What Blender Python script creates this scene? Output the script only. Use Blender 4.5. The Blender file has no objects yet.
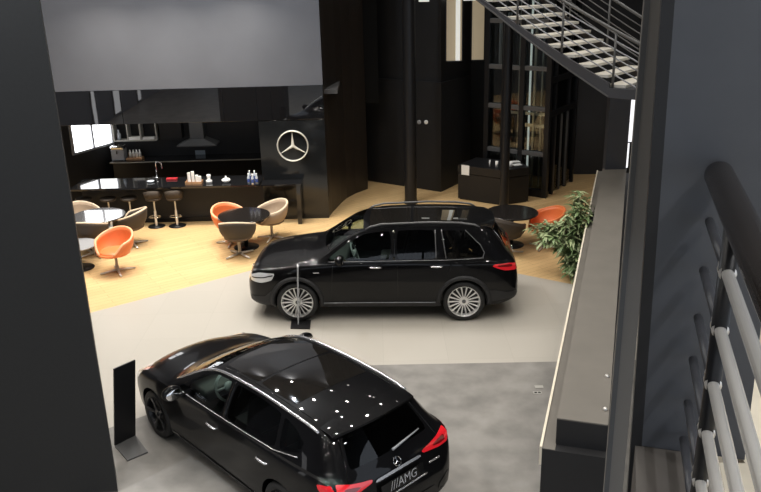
import bpy, bmesh, math, random
import numpy as np
from mathutils import Vector, Matrix
from mathutils.bvhtree import BVHTree

rnd = random.Random(7)
S = bpy.context.scene
COL = S.collection
PI = math.pi

# ------------------------------------------------------------------ camera geometry
FPX = 800.0; CH = 5.8
d_ = np.array([58.5, 2247.0, FPX]); d_ /= np.linalg.norm(d_)
fw = np.array([0, 0, 1.0]) - d_[2] * d_; fw /= np.linalg.norm(fw)
rt = np.cross(d_, fw)
RR = np.array([rt, fw, -d_]).T
def ray(x, y): return RR.T @ np.array([x - 380.5, y - 246.0, FPX])
def gnd(x, y, z=0.0):
    d = ray(x, y); t = (z - CH) / d[2]; return Vector((d[0]*t, d[1]*t, z))
def at(x, y, Y):
    d = ray(x, y); t = Y / d[1]; return Vector((d[0]*t, Y, CH + d[2]*t))
cam = bpy.data.cameras.new('camera'); co = bpy.data.objects.new('camera', cam); COL.objects.link(co)
M4 = Matrix.Identity(4)
for i in range(3):
    M4[i][0] = RR[0][i]; M4[i][1] = -RR[1][i]; M4[i][2] = -RR[2][i]
M4[2][3] = CH
co.matrix_world = M4
cam.sensor_width = 36.0; cam.lens = FPX / 761 * 36.0; cam.clip_start = 0.05; cam.clip_end = 200
S.camera = co
S.view_settings.view_transform = 'Standard'
S.view_settings.look = 'None'
S.view_settings.exposure = 0.0

# ------------------------------------------------------------------ materials
def mat(name, col, rough=0.5, metal=0.0, coat=0.0, noise=None, bump=None, spec=0.5, emit=None, estr=0.0, trans=0.0):
    m = bpy.data.materials.new(name); m.use_nodes = True
    nt = m.node_tree; b = nt.nodes['Principled BSDF']
    b.inputs['Base Color'].default_value = (*col, 1)
    b.inputs['Roughness'].default_value = rough
    b.inputs['Metallic'].default_value = metal
    b.inputs['Specular IOR Level'].default_value = spec
    if coat: b.inputs['Coat Weight'].default_value = coat; b.inputs['Coat Roughness'].default_value = 0.02
    if trans: b.inputs['Transmission Weight'].default_value = trans
    if emit: b.inputs['Emission Color'].default_value = (*emit, 1); b.inputs['Emission Strength'].default_value = estr
    tc = nt.nodes.new('ShaderNodeTexCoord')
    if noise:
        sc, amt = noise
        n = nt.nodes.new('ShaderNodeTexNoise'); n.inputs['Scale'].default_value = sc; n.inputs['Detail'].default_value = 6
        nt.links.new(tc.outputs['Object'], n.inputs['Vector'])
        r = nt.nodes.new('ShaderNodeValToRGB')
        r.color_ramp.elements[0].position = 0.3; r.color_ramp.elements[1].position = 0.7
        r.color_ramp.elements[0].color = (*[c*(1-amt) for c in col], 1)
        r.color_ramp.elements[1].color = (*[min(1, c*(1+amt)) for c in col], 1)
        nt.links.new(n.outputs['Fac'], r.inputs['Fac']); nt.links.new(r.outputs['Color'], b.inputs['Base Color'])
    if bump:
        sc, st = bump
        n = nt.nodes.new('ShaderNodeTexNoise'); n.inputs['Scale'].default_value = sc; n.inputs['Detail'].default_value = 4
        nt.links.new(tc.outputs['Object'], n.inputs['Vector'])
        bp = nt.nodes.new('ShaderNodeBump'); bp.inputs['Strength'].default_value = st; bp.inputs['Distance'].default_value = 0.02
        nt.links.new(n.outputs['Fac'], bp.inputs['Height']); nt.links.new(bp.outputs['Normal'], b.inputs['Normal'])
    return m

def wood_floor():
    m = bpy.data.materials.new('wood planks'); m.use_nodes = True
    nt = m.node_tree; b = nt.nodes['Principled BSDF']; N = nt.nodes.new; L = nt.links.new
    tc = N('ShaderNodeTexCoord'); mp = N('ShaderNodeMapping'); mp.inputs['Rotation'].default_value = (0, 0, math.radians(-32))
    L(tc.outputs['Object'], mp.inputs['Vector'])
    br = N('ShaderNodeTexBrick'); br.inputs['Scale'].default_value = 1.0
    br.inputs['Brick Width'].default_value = 1.5; br.inputs['Row Height'].default_value = 0.14
    br.inputs['Mortar Size'].default_value = 0.003; br.offset = 0.37
    br.inputs['Color1'].default_value = (0.68, 0.47, 0.23, 1); br.inputs['Color2'].default_value = (0.60, 0.40, 0.19, 1)
    br.inputs['Mortar'].default_value = (0.30, 0.19, 0.09, 1)
    L(mp.outputs['Vector'], br.inputs['Vector'])
    mp2 = N('ShaderNodeMapping'); mp2.inputs['Scale'].default_value = (2.0, 30, 1); L(mp.outputs['Vector'], mp2.inputs['Vector'])
    n = N('ShaderNodeTexNoise'); n.inputs['Scale'].default_value = 1.5; n.inputs['Detail'].default_value = 5; L(mp2.outputs['Vector'], n.inputs['Vector'])
    r = N('ShaderNodeMapRange'); r.inputs['To Min'].default_value = 0.78; r.inputs['To Max'].default_value = 1.2; L(n.outputs['Fac'], r.inputs['Value'])
    mx = N('ShaderNodeMix'); mx.data_type = 'RGBA'; mx.blend_type = 'MULTIPLY'; mx.inputs['Factor'].default_value = 1
    L(br.outputs['Color'], mx.inputs['A']); L(r.outputs['Result'], mx.inputs['B']); L(mx.outputs['Result'], b.inputs['Base Color'])
    b.inputs['Roughness'].default_value = 0.42
    return m
def beige_tiles():
    m = bpy.data.materials.new('beige porcelain tiles'); m.use_nodes = True
    nt = m.node_tree; b = nt.nodes['Principled BSDF']; N = nt.nodes.new; L = nt.links.new
    tc = N('ShaderNodeTexCoord'); br = N('ShaderNodeTexBrick'); br.inputs['Scale'].default_value = 1.0; br.offset = 0.0
    br.inputs['Brick Width'].default_value = 1.0; br.inputs['Row Height'].default_value = 1.0; br.inputs['Mortar Size'].default_value = 0.004
    br.inputs['Color1'].default_value = (0.42, 0.392, 0.345, 1); br.inputs['Color2'].default_value = (0.405, 0.378, 0.332, 1)
    br.inputs['Mortar'].default_value = (0.375, 0.348, 0.305, 1)
    L(tc.outputs['Object'], br.inputs['Vector']); L(br.outputs['Color'], b.inputs['Base Color'])
    b.inputs['Roughness'].default_value = 0.33
    return m
def thin_glass(name, tint, gloss=0.06):
    m = bpy.data.materials.new(name); m.use_nodes = True
    nt = m.node_tree; nt.nodes.remove(nt.nodes['Principled BSDF']); N = nt.nodes.new; L = nt.links.new
    out = [x for x in nt.nodes if x.type == 'OUTPUT_MATERIAL'][0]
    t = N('ShaderNodeBsdfTransparent'); t.inputs['Color'].default_value = (*tint, 1)
    g = N('ShaderNodeBsdfGlossy'); g.inputs['Roughness'].default_value = 0.01
    f = N('ShaderNodeFresnel'); f.inputs['IOR'].default_value = 1.5
    mx = N('ShaderNodeMixShader'); L(f.outputs['Fac'], mx.inputs['Fac']); L(t.outputs['BSDF'], mx.inputs[1]); L(g.outputs['BSDF'], mx.inputs[2])
    L(mx.outputs['Shader'], out.inputs['Surface'])
    return m

MAT = dict(
    wood=wood_floor(), beige=beige_tiles(),
    grey_floor=mat('grey stone floor', (0.20, 0.19, 0.175), 0.5, noise=(2.2, 0.28)),
    black_wall=mat('matte black wall', (0.012, 0.012, 0.013), 0.55, noise=(3, 0.15)),
    dark_wall=mat('charcoal wall', (0.098, 0.105, 0.124), 0.55, noise=(1.2, 0.06), bump=(1.5, 0.06)),
    fore_wall=mat('charcoal foreground wall', (0.014, 0.0145, 0.015), 0.6, noise=(25, 0.10)),
    blue_wall=mat('slate blue wall', (0.074, 0.079, 0.091), 0.6, noise=(8, 0.05)),
    gloss_panel=mat('gloss black panel', (0.006, 0.006, 0.007), 0.02, coat=1.0, spec=1.0, bump=(0.8, 0.04)),
    logo_panel=mat('lacquered black panel', (0.010, 0.011, 0.012), 0.10, bump=(1.2, 0.03)),
    curve=mat('dark brown curved panel', (0.018, 0.014, 0.011), 0.4),
    black_metal=mat('black painted steel', (0.012, 0.012, 0.013), 0.35, spec=0.3),
    grey_metal=mat('dark grey steel', (0.10, 0.10, 0.10), 0.45),
    stringer=mat('slate grey steel', (0.050, 0.052, 0.060), 0.45),
    post=mat('grey painted post', (0.20, 0.185, 0.165), 0.5),
    ledge=mat('grey brown ledge top', (0.15, 0.137, 0.118), 0.55, noise=(3, 0.06)),
    cream=mat('cream stone', (0.75, 0.68, 0.55), 0.5, noise=(10, 0.05)),
    tread=mat('pale stair tread', (0.72, 0.69, 0.62), 0.5),
    steel=mat('brushed stainless steel', (0.80, 0.77, 0.73), 0.30, 0.75),
    rail_grey=mat('dull grey trim', (0.16, 0.16, 0.16), 0.35, 0.5),
    bronze=mat('polished dark bronze tube', (0.035, 0.028, 0.023), 0.2, 0.0, coat=0.2, spec=0.25),
    bar_steel=mat('polished stainless bar', (0.90, 0.88, 0.84), 0.22, 0.4),
    deep_black=mat('deep black wall', (0.005, 0.005, 0.005), 0.7, spec=0.1),
    table_reflect_pale=mat('table top with pale reflection', (0.34, 0.34, 0.35), 0.2),  # pale tone stands in for window light reflected in the small table
    hood=mat('dark grey steel hood', (0.10, 0.105, 0.11), 0.4),
    acrylic=mat('pale acrylic edge', (0.40, 0.41, 0.42), 0.2),
    step=mat('dark grey brown step', (0.085, 0.076, 0.068), 0.6),
    chrome=mat('chrome', (0.85, 0.85, 0.85), 0.08, 1.0),
    emblem=mat('bright silver emblem', (0.86, 0.84, 0.76), 0.3, 0.35),
    table_reflect_grey=mat('black lacquer with grey reflection', (0.10, 0.10, 0.105), 0.10, coat=0.6),  # grey base paints in the window's reflection on black lacquer
    satin=mat('satin silver trim', (0.72, 0.72, 0.74), 0.25, 0.9),
    paint=mat('black car paint', (0.004, 0.004, 0.0045), 0.3, coat=0.5, spec=0.04),
    cladding=mat('dark grey cladding', (0.026, 0.026, 0.027), 0.5, spec=0.25),
    gloss_black=mat('gloss black trim', (0.004, 0.004, 0.004), 0.06),
    pano=mat('panoramic roof glass', (0.010, 0.009, 0.008), 0.02, coat=1.0),
    rubber=mat('tyre rubber', (0.012, 0.012, 0.012), 0.65),
    rim=mat('silver alloy', (0.80, 0.79, 0.78), 0.3, 0.55),
    rim_dark=mat('dark alloy', (0.03, 0.03, 0.032), 0.3, 0.6),
    interior=mat('dark upholstery', (0.018, 0.018, 0.02), 0.6),
    glass=thin_glass('light tinted glass', (0.62, 0.72, 0.66)),
    privacy=thin_glass('privacy glass', (0.16, 0.17, 0.165)),
    clear=thin_glass('clear glass', (0.80, 0.85, 0.84)),
    lamp=mat('headlight lens', (0.74, 0.76, 0.78), 0.08, 0.3, coat=1.0),
    red=mat('red tail light', (0.62, 0.012, 0.02), 0.10, coat=1.0, emit=(1.0, 0.03, 0.04), estr=0.16),
    red_dark=mat('dark red lens', (0.18, 0.004, 0.006), 0.06, coat=1.0),
    orange=mat('orange leather', (0.72, 0.185, 0.055), 0.45, bump=(40, 0.1)),
    orange_lit_rim=mat('lit orange rim', (0.85, 0.42, 0.22), 0.5),  # lighter orange painted where light catches the chair rim
    tan=mat('tan grey fabric', (0.36, 0.27, 0.19), 0.8, bump=(80, 0.15)),
    tan_rim=mat('beige piping', (0.62, 0.50, 0.36), 0.7),
    brown=mat('dark brown fabric', (0.050, 0.038, 0.028), 0.7, bump=(80, 0.15)),
    brown_cush=mat('brown seat fabric', (0.12, 0.085, 0.06), 0.75),
    table_top=mat('black lacquer table top', (0.014, 0.012, 0.011), 0.14),
    bar_top=mat('polished black stone', (0.010, 0.010, 0.011), 0.06, coat=0.3),
    bar_front=mat('charcoal bar front', (0.026, 0.027, 0.030), 0.45, spec=0.2),
    white=mat('white ceramic', (0.85, 0.85, 0.83), 0.3),
    notice=mat('grey notice sheet', (0.40, 0.45, 0.50), 0.6),
    paper=mat('white paper', (0.82, 0.82, 0.80), 0.7),
    tray=mat('oak tray', (0.42, 0.23, 0.11), 0.5, noise=(9, 0.2)),
    shelfwood=mat('pale shelf board', (0.34, 0.33, 0.30), 0.5),
    leaf=mat('green leaf', (0.15, 0.22, 0.09), 0.45, noise=(3, 0.6)),
    leaf2=mat('pale green leaf', (0.34, 0.40, 0.21), 0.5, noise=(3, 0.3)),
    stem=mat('plant stem', (0.09, 0.065, 0.035), 0.7),
    pot=mat('dark plant pot', (0.05, 0.045, 0.04), 0.5),
    soil=mat('potting soil', (0.03, 0.02, 0.014), 0.9, noise=(30, 0.4)),
    blue=mat('blue bottle label', (0.05, 0.09, 0.32), 0.4),
    bottle=mat('clear bottle plastic', (0.55, 0.60, 0.66), 0.1),
    redpack=mat('red package', (0.55, 0.03, 0.04), 0.5),
    grey=mat('mid grey plastic', (0.30, 0.31, 0.33), 0.4),
    winlight=mat('window daylight', (0.9, 0.9, 0.9), 0.5, emit=(0.97, 0.98, 1.0), estr=4.5),
    slit=mat('slit window daylight', (0.9, 0.9, 0.9), 0.5, emit=(0.95, 0.96, 1.0), estr=1.1),
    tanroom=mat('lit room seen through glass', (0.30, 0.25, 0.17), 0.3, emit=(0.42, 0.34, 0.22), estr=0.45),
    palestrip=mat('pale frame with added glow', (0.8, 0.8, 0.75), 0.4, emit=(0.9, 0.93, 0.88), estr=0.45),  # glow put into the material; slab edge and guide rail are no lamps
    ceiling=mat('ceiling', (0.05, 0.05, 0.052), 0.8),
)

# ------------------------------------------------------------------ mesh helpers
def obj(name, bm, m, parent=None, smooth=False, loc=None, autosmooth=None):
    me = bpy.data.meshes.new(name)
    bmesh.ops.recalc_face_normals(bm, faces=bm.faces[:])
    bm.to_mesh(me); bm.free()
    ms = m if isinstance(m, (list, tuple)) else [m]
    for k in ms: me.materials.append(MAT[k])
    if smooth or autosmooth:
        me.polygons.foreach_set('use_smooth', [True]*len(me.polygons))
        if autosmooth: me.set_sharp_from_angle(angle=math.radians(autosmooth))
    o = bpy.data.objects.new(name, me); COL.objects.link(o)
    if parent: o.parent = parent
    if loc is not None: o.location = loc
    return o
def thing(name, label, cat, loc=(0, 0, 0), rz=0.0, group=None):
    o = bpy.data.objects.new(name, None); COL.objects.link(o); o.empty_display_size = 0.1
    o.location = loc; o.rotation_euler = (0, 0, rz); o['label'] = label; o['category'] = cat
    if group: o['group'] = group
    return o
def tag(o, label, cat, group=None, kind=None):
    o['label'] = label; o['category'] = cat
    if group: o['group'] = group
    if kind: o['kind'] = kind
    return o
def struct(name, bm, m, smooth=False, parent=None, **k):
    o = obj(name, bm, m, parent, smooth, **k)
    if not parent: o['kind'] = 'structure'
    return o
def copy_tree(o, label=None, loc=None, rz=None, parent=None):
    c = o.copy(); COL.objects.link(c)
    if parent: c.parent = parent
    if label: c['label'] = label
    if loc is not None: c.location = loc
    if rz is not None: c.rotation_euler = (0, 0, rz)
    for ch in list(o.children): copy_tree(ch, parent=c)
    return c
def B(): return bmesh.new()
def box(bm, c, s, rz=0.0, bev=0.0, mi=0, rot=None):
    r = bmesh.ops.create_cube(bm, size=1.0)
    vs = r['verts']
    R = rot if rot is not None else Matrix.Rotation(rz, 4, 'Z')
    mtx = Matrix.Translation(Vector(c)) @ R @ Matrix.Diagonal((*s, 1))
    bmesh.ops.transform(bm, matrix=mtx, verts=vs)
    fs = set(f for v in vs for f in v.link_faces)
    for f in fs: f.material_index = mi
    if bev:
        es = list(set(e for v in vs for e in v.link_edges))
        bmesh.ops.bevel(bm, geom=es, offset=bev, segments=2, affect='EDGES', profile=0.5)
    return vs
def prism(bm, pts, z0, z1, mi=0):
    a = [bm.verts.new((p[0], p[1], z0)) for p in pts]; b = [bm.verts.new((p[0], p[1], z1)) for p in pts]
    n = len(pts); fs = [bm.faces.new(a[::-1]), bm.faces.new(b)]
    for i in range(n): fs.append(bm.faces.new((a[i], a[(i+1) % n], b[(i+1) % n], b[i])))
    for f in fs: f.material_index = mi
def lathe(bm, prof, seg=32, c=(0, 0, 0), axis='Z', mi=0):
    rings = []
    def P(r, h, a):
        x, y = r*math.cos(a), r*math.sin(a)
        if axis == 'Z': return (c[0]+x, c[1]+y, c[2]+h)
        if axis == 'Y': return (c[0]+x, c[1]+h, c[2]+y)
        return (c[0]+h, c[1]+x, c[2]+y)
    for r, h in prof:
        if r < 1e-6: rings.append([bm.verts.new(P(0, h, 0))])
        else: rings.append([bm.verts.new(P(r, h, 2*PI*i/seg)) for i in range(seg)])
    for a, b in zip(rings, rings[1:]):
        for i in range(seg):
            j = (i+1) % seg
            if len(a) == 1 and len(b) == 1: continue
            if len(a) == 1: f = bm.faces.new((a[0], b[i], b[j]))
            elif len(b) == 1: f = bm.faces.new((a[i], a[j], b[0]))
            else: f = bm.faces.new((a[i], a[j], b[j], b[i]))
            f.material_index = mi
def tube(bm, pts, r, seg=10, cap=True, mi=0, flat=None):
    pts = [Vector(p) for p in pts]; rs = r if isinstance(r, (list, tuple)) else [r]*len(pts)
    rings = []; up = None
    for i, p in enumerate(pts):
        t = (pts[min(i+1, len(pts)-1)] - pts[max(i-1, 0)])
        if t.length < 1e-9: t = Vector((0, 0, 1))
        t.normalize()
        if up is None:
            up = Vector((0, 0, 1)) if abs(t.z) < 0.9 else Vector((1, 0, 0))
        n = up - t*up.dot(t)
        if n.length < 1e-5: n = t.orthogonal()
        n.normalize(); b = t.cross(n); up = n
        fl = flat or 1.0
        rings.append([bm.verts.new(p + n*(rs[i]*fl*math.cos(2*PI*k/seg)) + b*(rs[i]*math.sin(2*PI*k/seg))) for k in range(seg)])
    for a, b in zip(rings, rings[1:]):
        for k in range(seg):
            f = bm.faces.new((a[k], a[(k+1) % seg], b[(k+1) % seg], b[k])); f.material_index = mi
    if cap:
        for rg in (rings[0][::-1], rings[-1]):
            f = bm.faces.new(rg); f.material_index = mi
def quadwall(p0, p1, z0, z1, th, side=1):
    """vertical slab from p0 to p1 (plan), thickness th to the left of the direction"""
    d = Vector((p1[0]-p0[0], p1[1]-p0[1], 0)).normalized(); n = Vector((-d.y, d.x, 0))*th*side
    bm = B(); prism(bm, [p0, p1, (p1[0]+n.x, p1[1]+n.y), (p0[0]+n.x, p0[1]+n.y)], z0, z1); return bm
def pchip(tab):
    xs = [t[0] for t in tab]; ys = [t[1] for t in tab]; n = len(xs)
    h = [xs[i+1]-xs[i] for i in range(n-1)]; dl = [(ys[i+1]-ys[i])/h[i] for i in range(n-1)]
    m = [0]*n; m[0] = dl[0]; m[-1] = dl[-1]
    for i in range(1, n-1):
        if dl[i-1]*dl[i] <= 0: m[i] = 0
        else:
            w1 = 2*h[i]+h[i-1]; w2 = h[i]+2*h[i-1]; m[i] = (w1+w2)/(w1/dl[i-1]+w2/dl[i])
    def f(x):
        if x <= xs[0]: return ys[0]
        if x >= xs[-1]: return ys[-1]
        i = 0
        while x > xs[i+1]: i += 1
        t = (x-xs[i])/h[i]
        return ((2*t**3-3*t**2+1)*ys[i] + (t**3-2*t**2+t)*h[i]*m[i] + (-2*t**3+3*t**2)*ys[i+1] + (t**3-t**2)*h[i]*m[i+1])
    return f
def rounded(pts, r=0.25, it=3):
    for _ in range(it):
        out = []
        n = len(pts)
        for i in range(n):
            a = pts[i]; b = pts[(i+1) % n]
            k = r if _ == 0 else 0.25
            out.append((a[0]*(1-k)+b[0]*k, a[1]*(1-k)+b[1]*k)); out.append((a[0]*k+b[0]*(1-k), a[1]*k+b[1]*(1-k)))
        pts = out
    return pts

# ================================================================== SETTING
ROOM_Z = 8.6
e_r = Vector((0.28, 0.96)).normalized()             # direction of the slanted right side of the hall
p_r = Vector((e_r.y, -e_r.x))
# floor, in three finishes
bm = B(); prism(bm, [(-11, -12), (12, -12), (12, 26), (-11, 26)], -0.30, -0.012); struct('floor', bm, 'grey_floor')
bm = B()
prism(bm, [(-11, 8.9), (-5.23, 13.13-0.0), (-2.6, 15.05), (0.2, 16.9), (2.61, 14.52), (3.56, 13.89), (6.2, 12.1), (12, 11.0), (12, 26), (-11, 26)], -0.012, 0.0)
struct('floor_wood', bm, 'wood')
bm = B()
prism(bm, [(-11, 8.9), (-5.23, 13.13), (-2.6, 15.05), (0.2, 16.9), (2.61, 14.52), (3.56, 13.89), (6.2, 12.1), (12, 11.0), (12, 10.75), (2.6, 10.85), (-0.05, 10.89), (-1.6, 10.85), (-3.3, 9.6), (-7, 6.9), (-11, 6)], -0.012, 0.0)
struct('floor_tile', bm, 'beige')
bm = B()
prism(bm, [(-11, 6), (-7, 6.9), (-3.3, 9.6), (-1.6, 10.85), (-0.05, 10.89), (2.6, 10.85), (12, 10.75), (12, -12), (-11, -12)], -0.012, 0.0)
struct('floor_stone', bm, 'grey_floor')
# ceiling
bm = B(); prism(bm, [(-11, -12), (12, -12), (12, 26), (-11, 26)], ROOM_Z, ROOM_Z+0.2); struct('ceiling', bm, 'ceiling')
# far wall: charcoal upper part, glossy fascia, lacquered panel with the star
bm = B(); box(bm, ((-11-1.22)/2, 18.50, (3.18+ROOM_Z)/2), (11-1.22, 0.2, ROOM_Z-3.18)); struct('wall_far', bm, 'dark_wall')
edges = [-11, -5.85, -3.52, -2.75, -2.42, -1.22]
for a, b in zip(edges, edges[1:]):
    bm = B(); box(bm, ((a+b)/2, 18.47, (2.40+3.175)/2), (b-a-0.008, 0.16, 0.775), bev=0.003); struct('trim_fascia', bm, 'gloss_panel')
bm = B(); box(bm, ((-2.75-1.22)/2, 18.49, 1.195), (1.53, 0.18, 2.39), bev=0.003); struct('wall_panel', bm, 'logo_panel')
# curved dark wall that turns back from the panel
cp = [(-1.22, 18.40), (-1.21, 18.55), (-1.16, 18.85), (-1.07, 19.24), (-0.97, 19.68), (-0.84, 20.1), (-0.62, 20.52), (-0.30, 20.93)]
bm = B(); prism(bm, cp + [(-0.30, 21.2), (-1.3, 21.2), (-1.9, 18.6), (-1.22, 18.6)], 0, ROOM_Z); struct('wall_curved', bm, 'curve')
bm = B(); prism(bm, [(-0.30, 20.93), (0.06, 20.85), (0.06, 21.6), (-0.30, 21.6)], 2.32, ROOM_Z); struct('wall_lintel', bm, 'deep_black')
# back volume behind the columns, with its corner towards the hall
e1 = Vector((0.82, -0.57)).normalized(); e2 = Vector((0.57, 0.82)).normalized()
K = Vector((1.64, 20.44)); Lp = K - e1*2.6; Rp = K + e2*1.6
bm = B(); prism(bm, [tuple(Lp), tuple(K), tuple(Rp), tuple(Rp - e1*2.6)], 0, 2.86); struct('wall_back', bm, 'black_wall')
K2 = K + e2*0.10 - e1*0.06; 
bm = B(); prism(bm, [tuple(K2-e1*2.6), tuple(K2), tuple(K2 + e2*1.6), tuple(K2+e2*1.6 - e1*2.6)], 2.86, ROOM_Z); struct('wall_back_upper', bm, 'black_wall')
bm = B(); prism(bm, [(-11, 23.6), (9, 23.6), (9, 23.8), (-11, 23.8)], 0, ROOM_Z); struct('wall_rear', bm, 'black_wall')
bm = B(); prism(bm, [(4.75, 21.95), (8.2, 21.75), (8.2, 21.9), (4.75, 22.1)], 0, ROOM_Z); struct('wall_rear_right', bm, 'black_wall')
bm = B(); prism(bm, [(8.2, 5.0), (8.4, 5.0), (8.4, 23.8), (8.2, 23.8)], 0, ROOM_Z); struct('wall_right_far', bm, 'black_wall')
bm = B(); prism(bm, [(-11, -12), (-10.8, -12), (-10.8, 23.8), (-11, 23.8)], 0, ROOM_Z); struct('wall_left_far', bm, 'dark_wall')
# pale slab edge over the back volume, its glow painted in
bm = B(); a = at(419, 1.5, 20.75); b = at(486, 1.5, 20.75); box(bm, ((a.x+b.x)/2, 20.85, a.z+0.10), (b.x-a.x, 0.2, 0.22)); struct('trim_slab_edge', bm, 'palestrip')
# two upper windows with a pale strip
def window_panel(name, x0, x1, y0, y1, Y, m, frame=0.025, split=None):
    a = at(x0, y0, Y); b = at(x1, y1, Y)
    cx, cz = (a.x+b.x)/2, (a.z+b.z)/2; w, h = abs(b.x-a.x), abs(a.z-b.z)
    bm = B()
    for sx in (-1, 1): box(bm, (cx+sx*w/2, Y, cz), (frame, 0.07, h+frame))
    for sz in (-1, 1): box(bm, (cx, Y, cz+sz*h/2), (w+frame, 0.07, frame))
    f = struct(name, bm, 'black_metal')
    bm = B(); box(bm, (cx, Y+0.012, cz), (w, 0.015, h)); obj('pane', bm, m, f)
    return f, (cx, cz, w, h)
f, q = window_panel('window_2', 446, 462, -14, 61, 20.38, 'tanroom')
bm = B(); c = at(458, 20, 20.36); box(bm, (c.x, 20.365, q[1]), (0.11, 0.02, q[3]-0.03)); obj('pale_strip', bm, 'palestrip', f)
window_panel('window_3', 472, 484, -14, 60, 20.9, 'tanroom')
# bright slit windows at the end of the corridor
window_panel('window_4', 622, 628, 112, 168, 20.0, 'slit', 0.02)
window_panel('window_5', 630.5, 638, 80, 142, 18.5, 'slit', 0.02)

# foreground wall on the left
bm = B(); prism(bm, [(-3.16, 7.92), (-3.30, 8.30), (-5.6, 8.30), (-5.6, 7.92)], 0, ROOM_Z); struct('wall_left', bm, 'fore_wall')
# right foreground: slate wall with dark edge profile, grey post behind it
P0 = Vector((0.89, 2.38)); q_ = Vector((0.956, -0.292))
n_ = Vector((0.292, 0.956))*0.10
def leaning(bm, pts, z0, z1, lean):     # vertical slab whose top leans along the wall by lean per metre above 4.19
    a = [bm.verts.new((p[0]+q_.x*lean*(z0-4.19), p[1]+q_.y*lean*(z0-4.19), z0)) for p in pts]; b = [bm.verts.new((p[0]+q_.x*lean*(z1-4.19), p[1]+q_.y*lean*(z1-4.19), z1)) for p in pts]
    bm.faces.new(a[::-1]); bm.faces.new(b)
    for k in range(len(pts)): bm.faces.new((a[k], a[(k+1) % len(pts)], b[(k+1) % len(pts)], b[k]))
P1 = P0 + q_*0.33; LEAN = -0.020
bm = B(); leaning(bm, [tuple(P0), tuple(P1), tuple(P1+n_), tuple(P0+n_)], 4.19, ROOM_Z, LEAN); struct('wall_right', bm, 'blue_wall')
bm = B(); prism(bm, [(1.34, 3.30), (4.2, 3.30), (4.2, 3.40), (1.40, 3.40)], 4.19, ROOM_Z); struct('wall_right_back', bm, 'blue_wall')
bm = B(); Pm = P0 - q_*0.036; leaning(bm, [tuple(Pm), tuple(P0), tuple(P0+n_), tuple(Pm+n_*0.9)], 0.0, ROOM_Z, LEAN); struct('trim_1', bm, 'black_wall')
bm = B(); a = at(644, 0, 4.5); b = at(664, 0, 4.5); prism(bm, [(a.x, 4.5), (b.x+0.02, 4.5), (b.x+0.05, 4.62), (a.x+0.035, 4.62)], 0, ROOM_Z); struct('trim_2', bm, 'post')
bm = B(); w_ = (b.x-a.x)*0.30; prism(bm, [(a.x+0.002, 4.492), (a.x+w_, 4.492), (a.x+w_, 4.50), (a.x+0.002, 4.50)], 0, ROOM_Z); struct('trim_3', bm, 'grey_metal')
# upper floor behind the railing, with a grey step under the slate wall
bm = B()
G0 = Vector((1.02, 2.30)); 
prism(bm, [tuple(G0 + p_r*0.10), tuple(P1 - n_*0.2), (1.34, 3.30), (4.2, 3.30), tuple(G0 + p_r*2.4), tuple(G0 + p_r*2.4 - e_r*8), tuple(G0 + p_r*0.10 - e_r*8)], 3.95, 4.19); struct('floor_upper', bm, 'cream')
bm = B(); prism(bm, [(0.885, 2.44), (1.09, 2.38), (0.97, 1.92), (0.745, 1.97)], 3.80, 4.188); struct('trim_4', bm, 'step')

# low wall (ledge) running back on the right: outer slab, raised inner kerb, light edge strip
A0 = gnd(542, 448, 1.1); A1 = gnd(598, 171, 1.1); dl = Vector((A1.x-A0.x, A1.y-A0.y)).normalized(); pl = Vector((dl.y, -dl.x))
Lw = (Vector((A1.x-A0.x, A1.y-A0.y))).length
o2 = Vector((A0.x, A0.y)); o3 = o2 + dl*Lw
bm = B(); prism(bm, [tuple(o2), tuple(o3), tuple(o3+pl*0.72), tuple(o2+pl*0.72)], 0, 1.09); struct('wall_ledge', bm, 'black_wall')
bm = B(); prism(bm, [tuple(o2+dl*0.0), tuple(o3), tuple(o3+pl*0.13), tuple(o2+pl*0.13)], 1.09, 1.10)
struct('trim_5', bm, 'ledge')
i0 = gnd(557, 418, 1.4); o4 = Vector((i0.x, i0.y)); 
bm = B(); prism(bm, [tuple(o4), tuple(o4+dl*(Lw-0.9)), tuple(o4+dl*(Lw-0.9)+pl*0.50), tuple(o4+pl*0.50)], 1.09, 1.385); struct('wall_ledge_kerb', bm, 'black_wall')
bm = B(); prism(bm, [tuple(o4), tuple(o4+dl*(Lw-0.9)), tuple(o4+dl*(Lw-0.9)+pl*0.50), tuple(o4+pl*0.50)], 1.385, 1.40); struct('trim_6', bm, 'ledge')
bm = B(); prism(bm, [tuple(o2-pl*0.025), tuple(o3-pl*0.025), tuple(o3), tuple(o2)], 0.9, 1.115); struct('trim_7', bm, 'cream')
# small knobs on the kerb
for (px, py) in ((607, 377), (605, 410)):
    p = gnd(px, py, 1.4); bm = B(); lathe(bm, [(0.0, 0), (0.022, 0), (0.026, 0.012), (0.016, 0.03), (0, 0.034)], 16)
    tag(obj('cap_screw', bm, 'steel', None, True, p), 'small pale metal cap on the grey ledge, ' + ('farther from the camera' if py < 400 else 'nearer the camera beside the dark end face'), 'cap')

for k, (yy, ww) in enumerate(((6.2, 0.5), (3.4, 0.9), (0.2, 0.6))):  # unseen glowing side windows, added for pale streaks reflected in the fascia
    bm = B()
    for sy in (-1, 1): box(bm, (-10.78, yy+sy*ww/2, 1.3), (0.06, 0.05, 2.4))
    for z in (0.1, 2.5): box(bm, (-10.78, yy, z), (0.06, ww, 0.05))
    f = struct('window_%d' % (6+k), bm, 'black_metal')
    bm = B(); box(bm, (-10.785, yy, 1.3), (0.02, ww, 2.4)); obj('pane', bm, 'slit', f)
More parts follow.
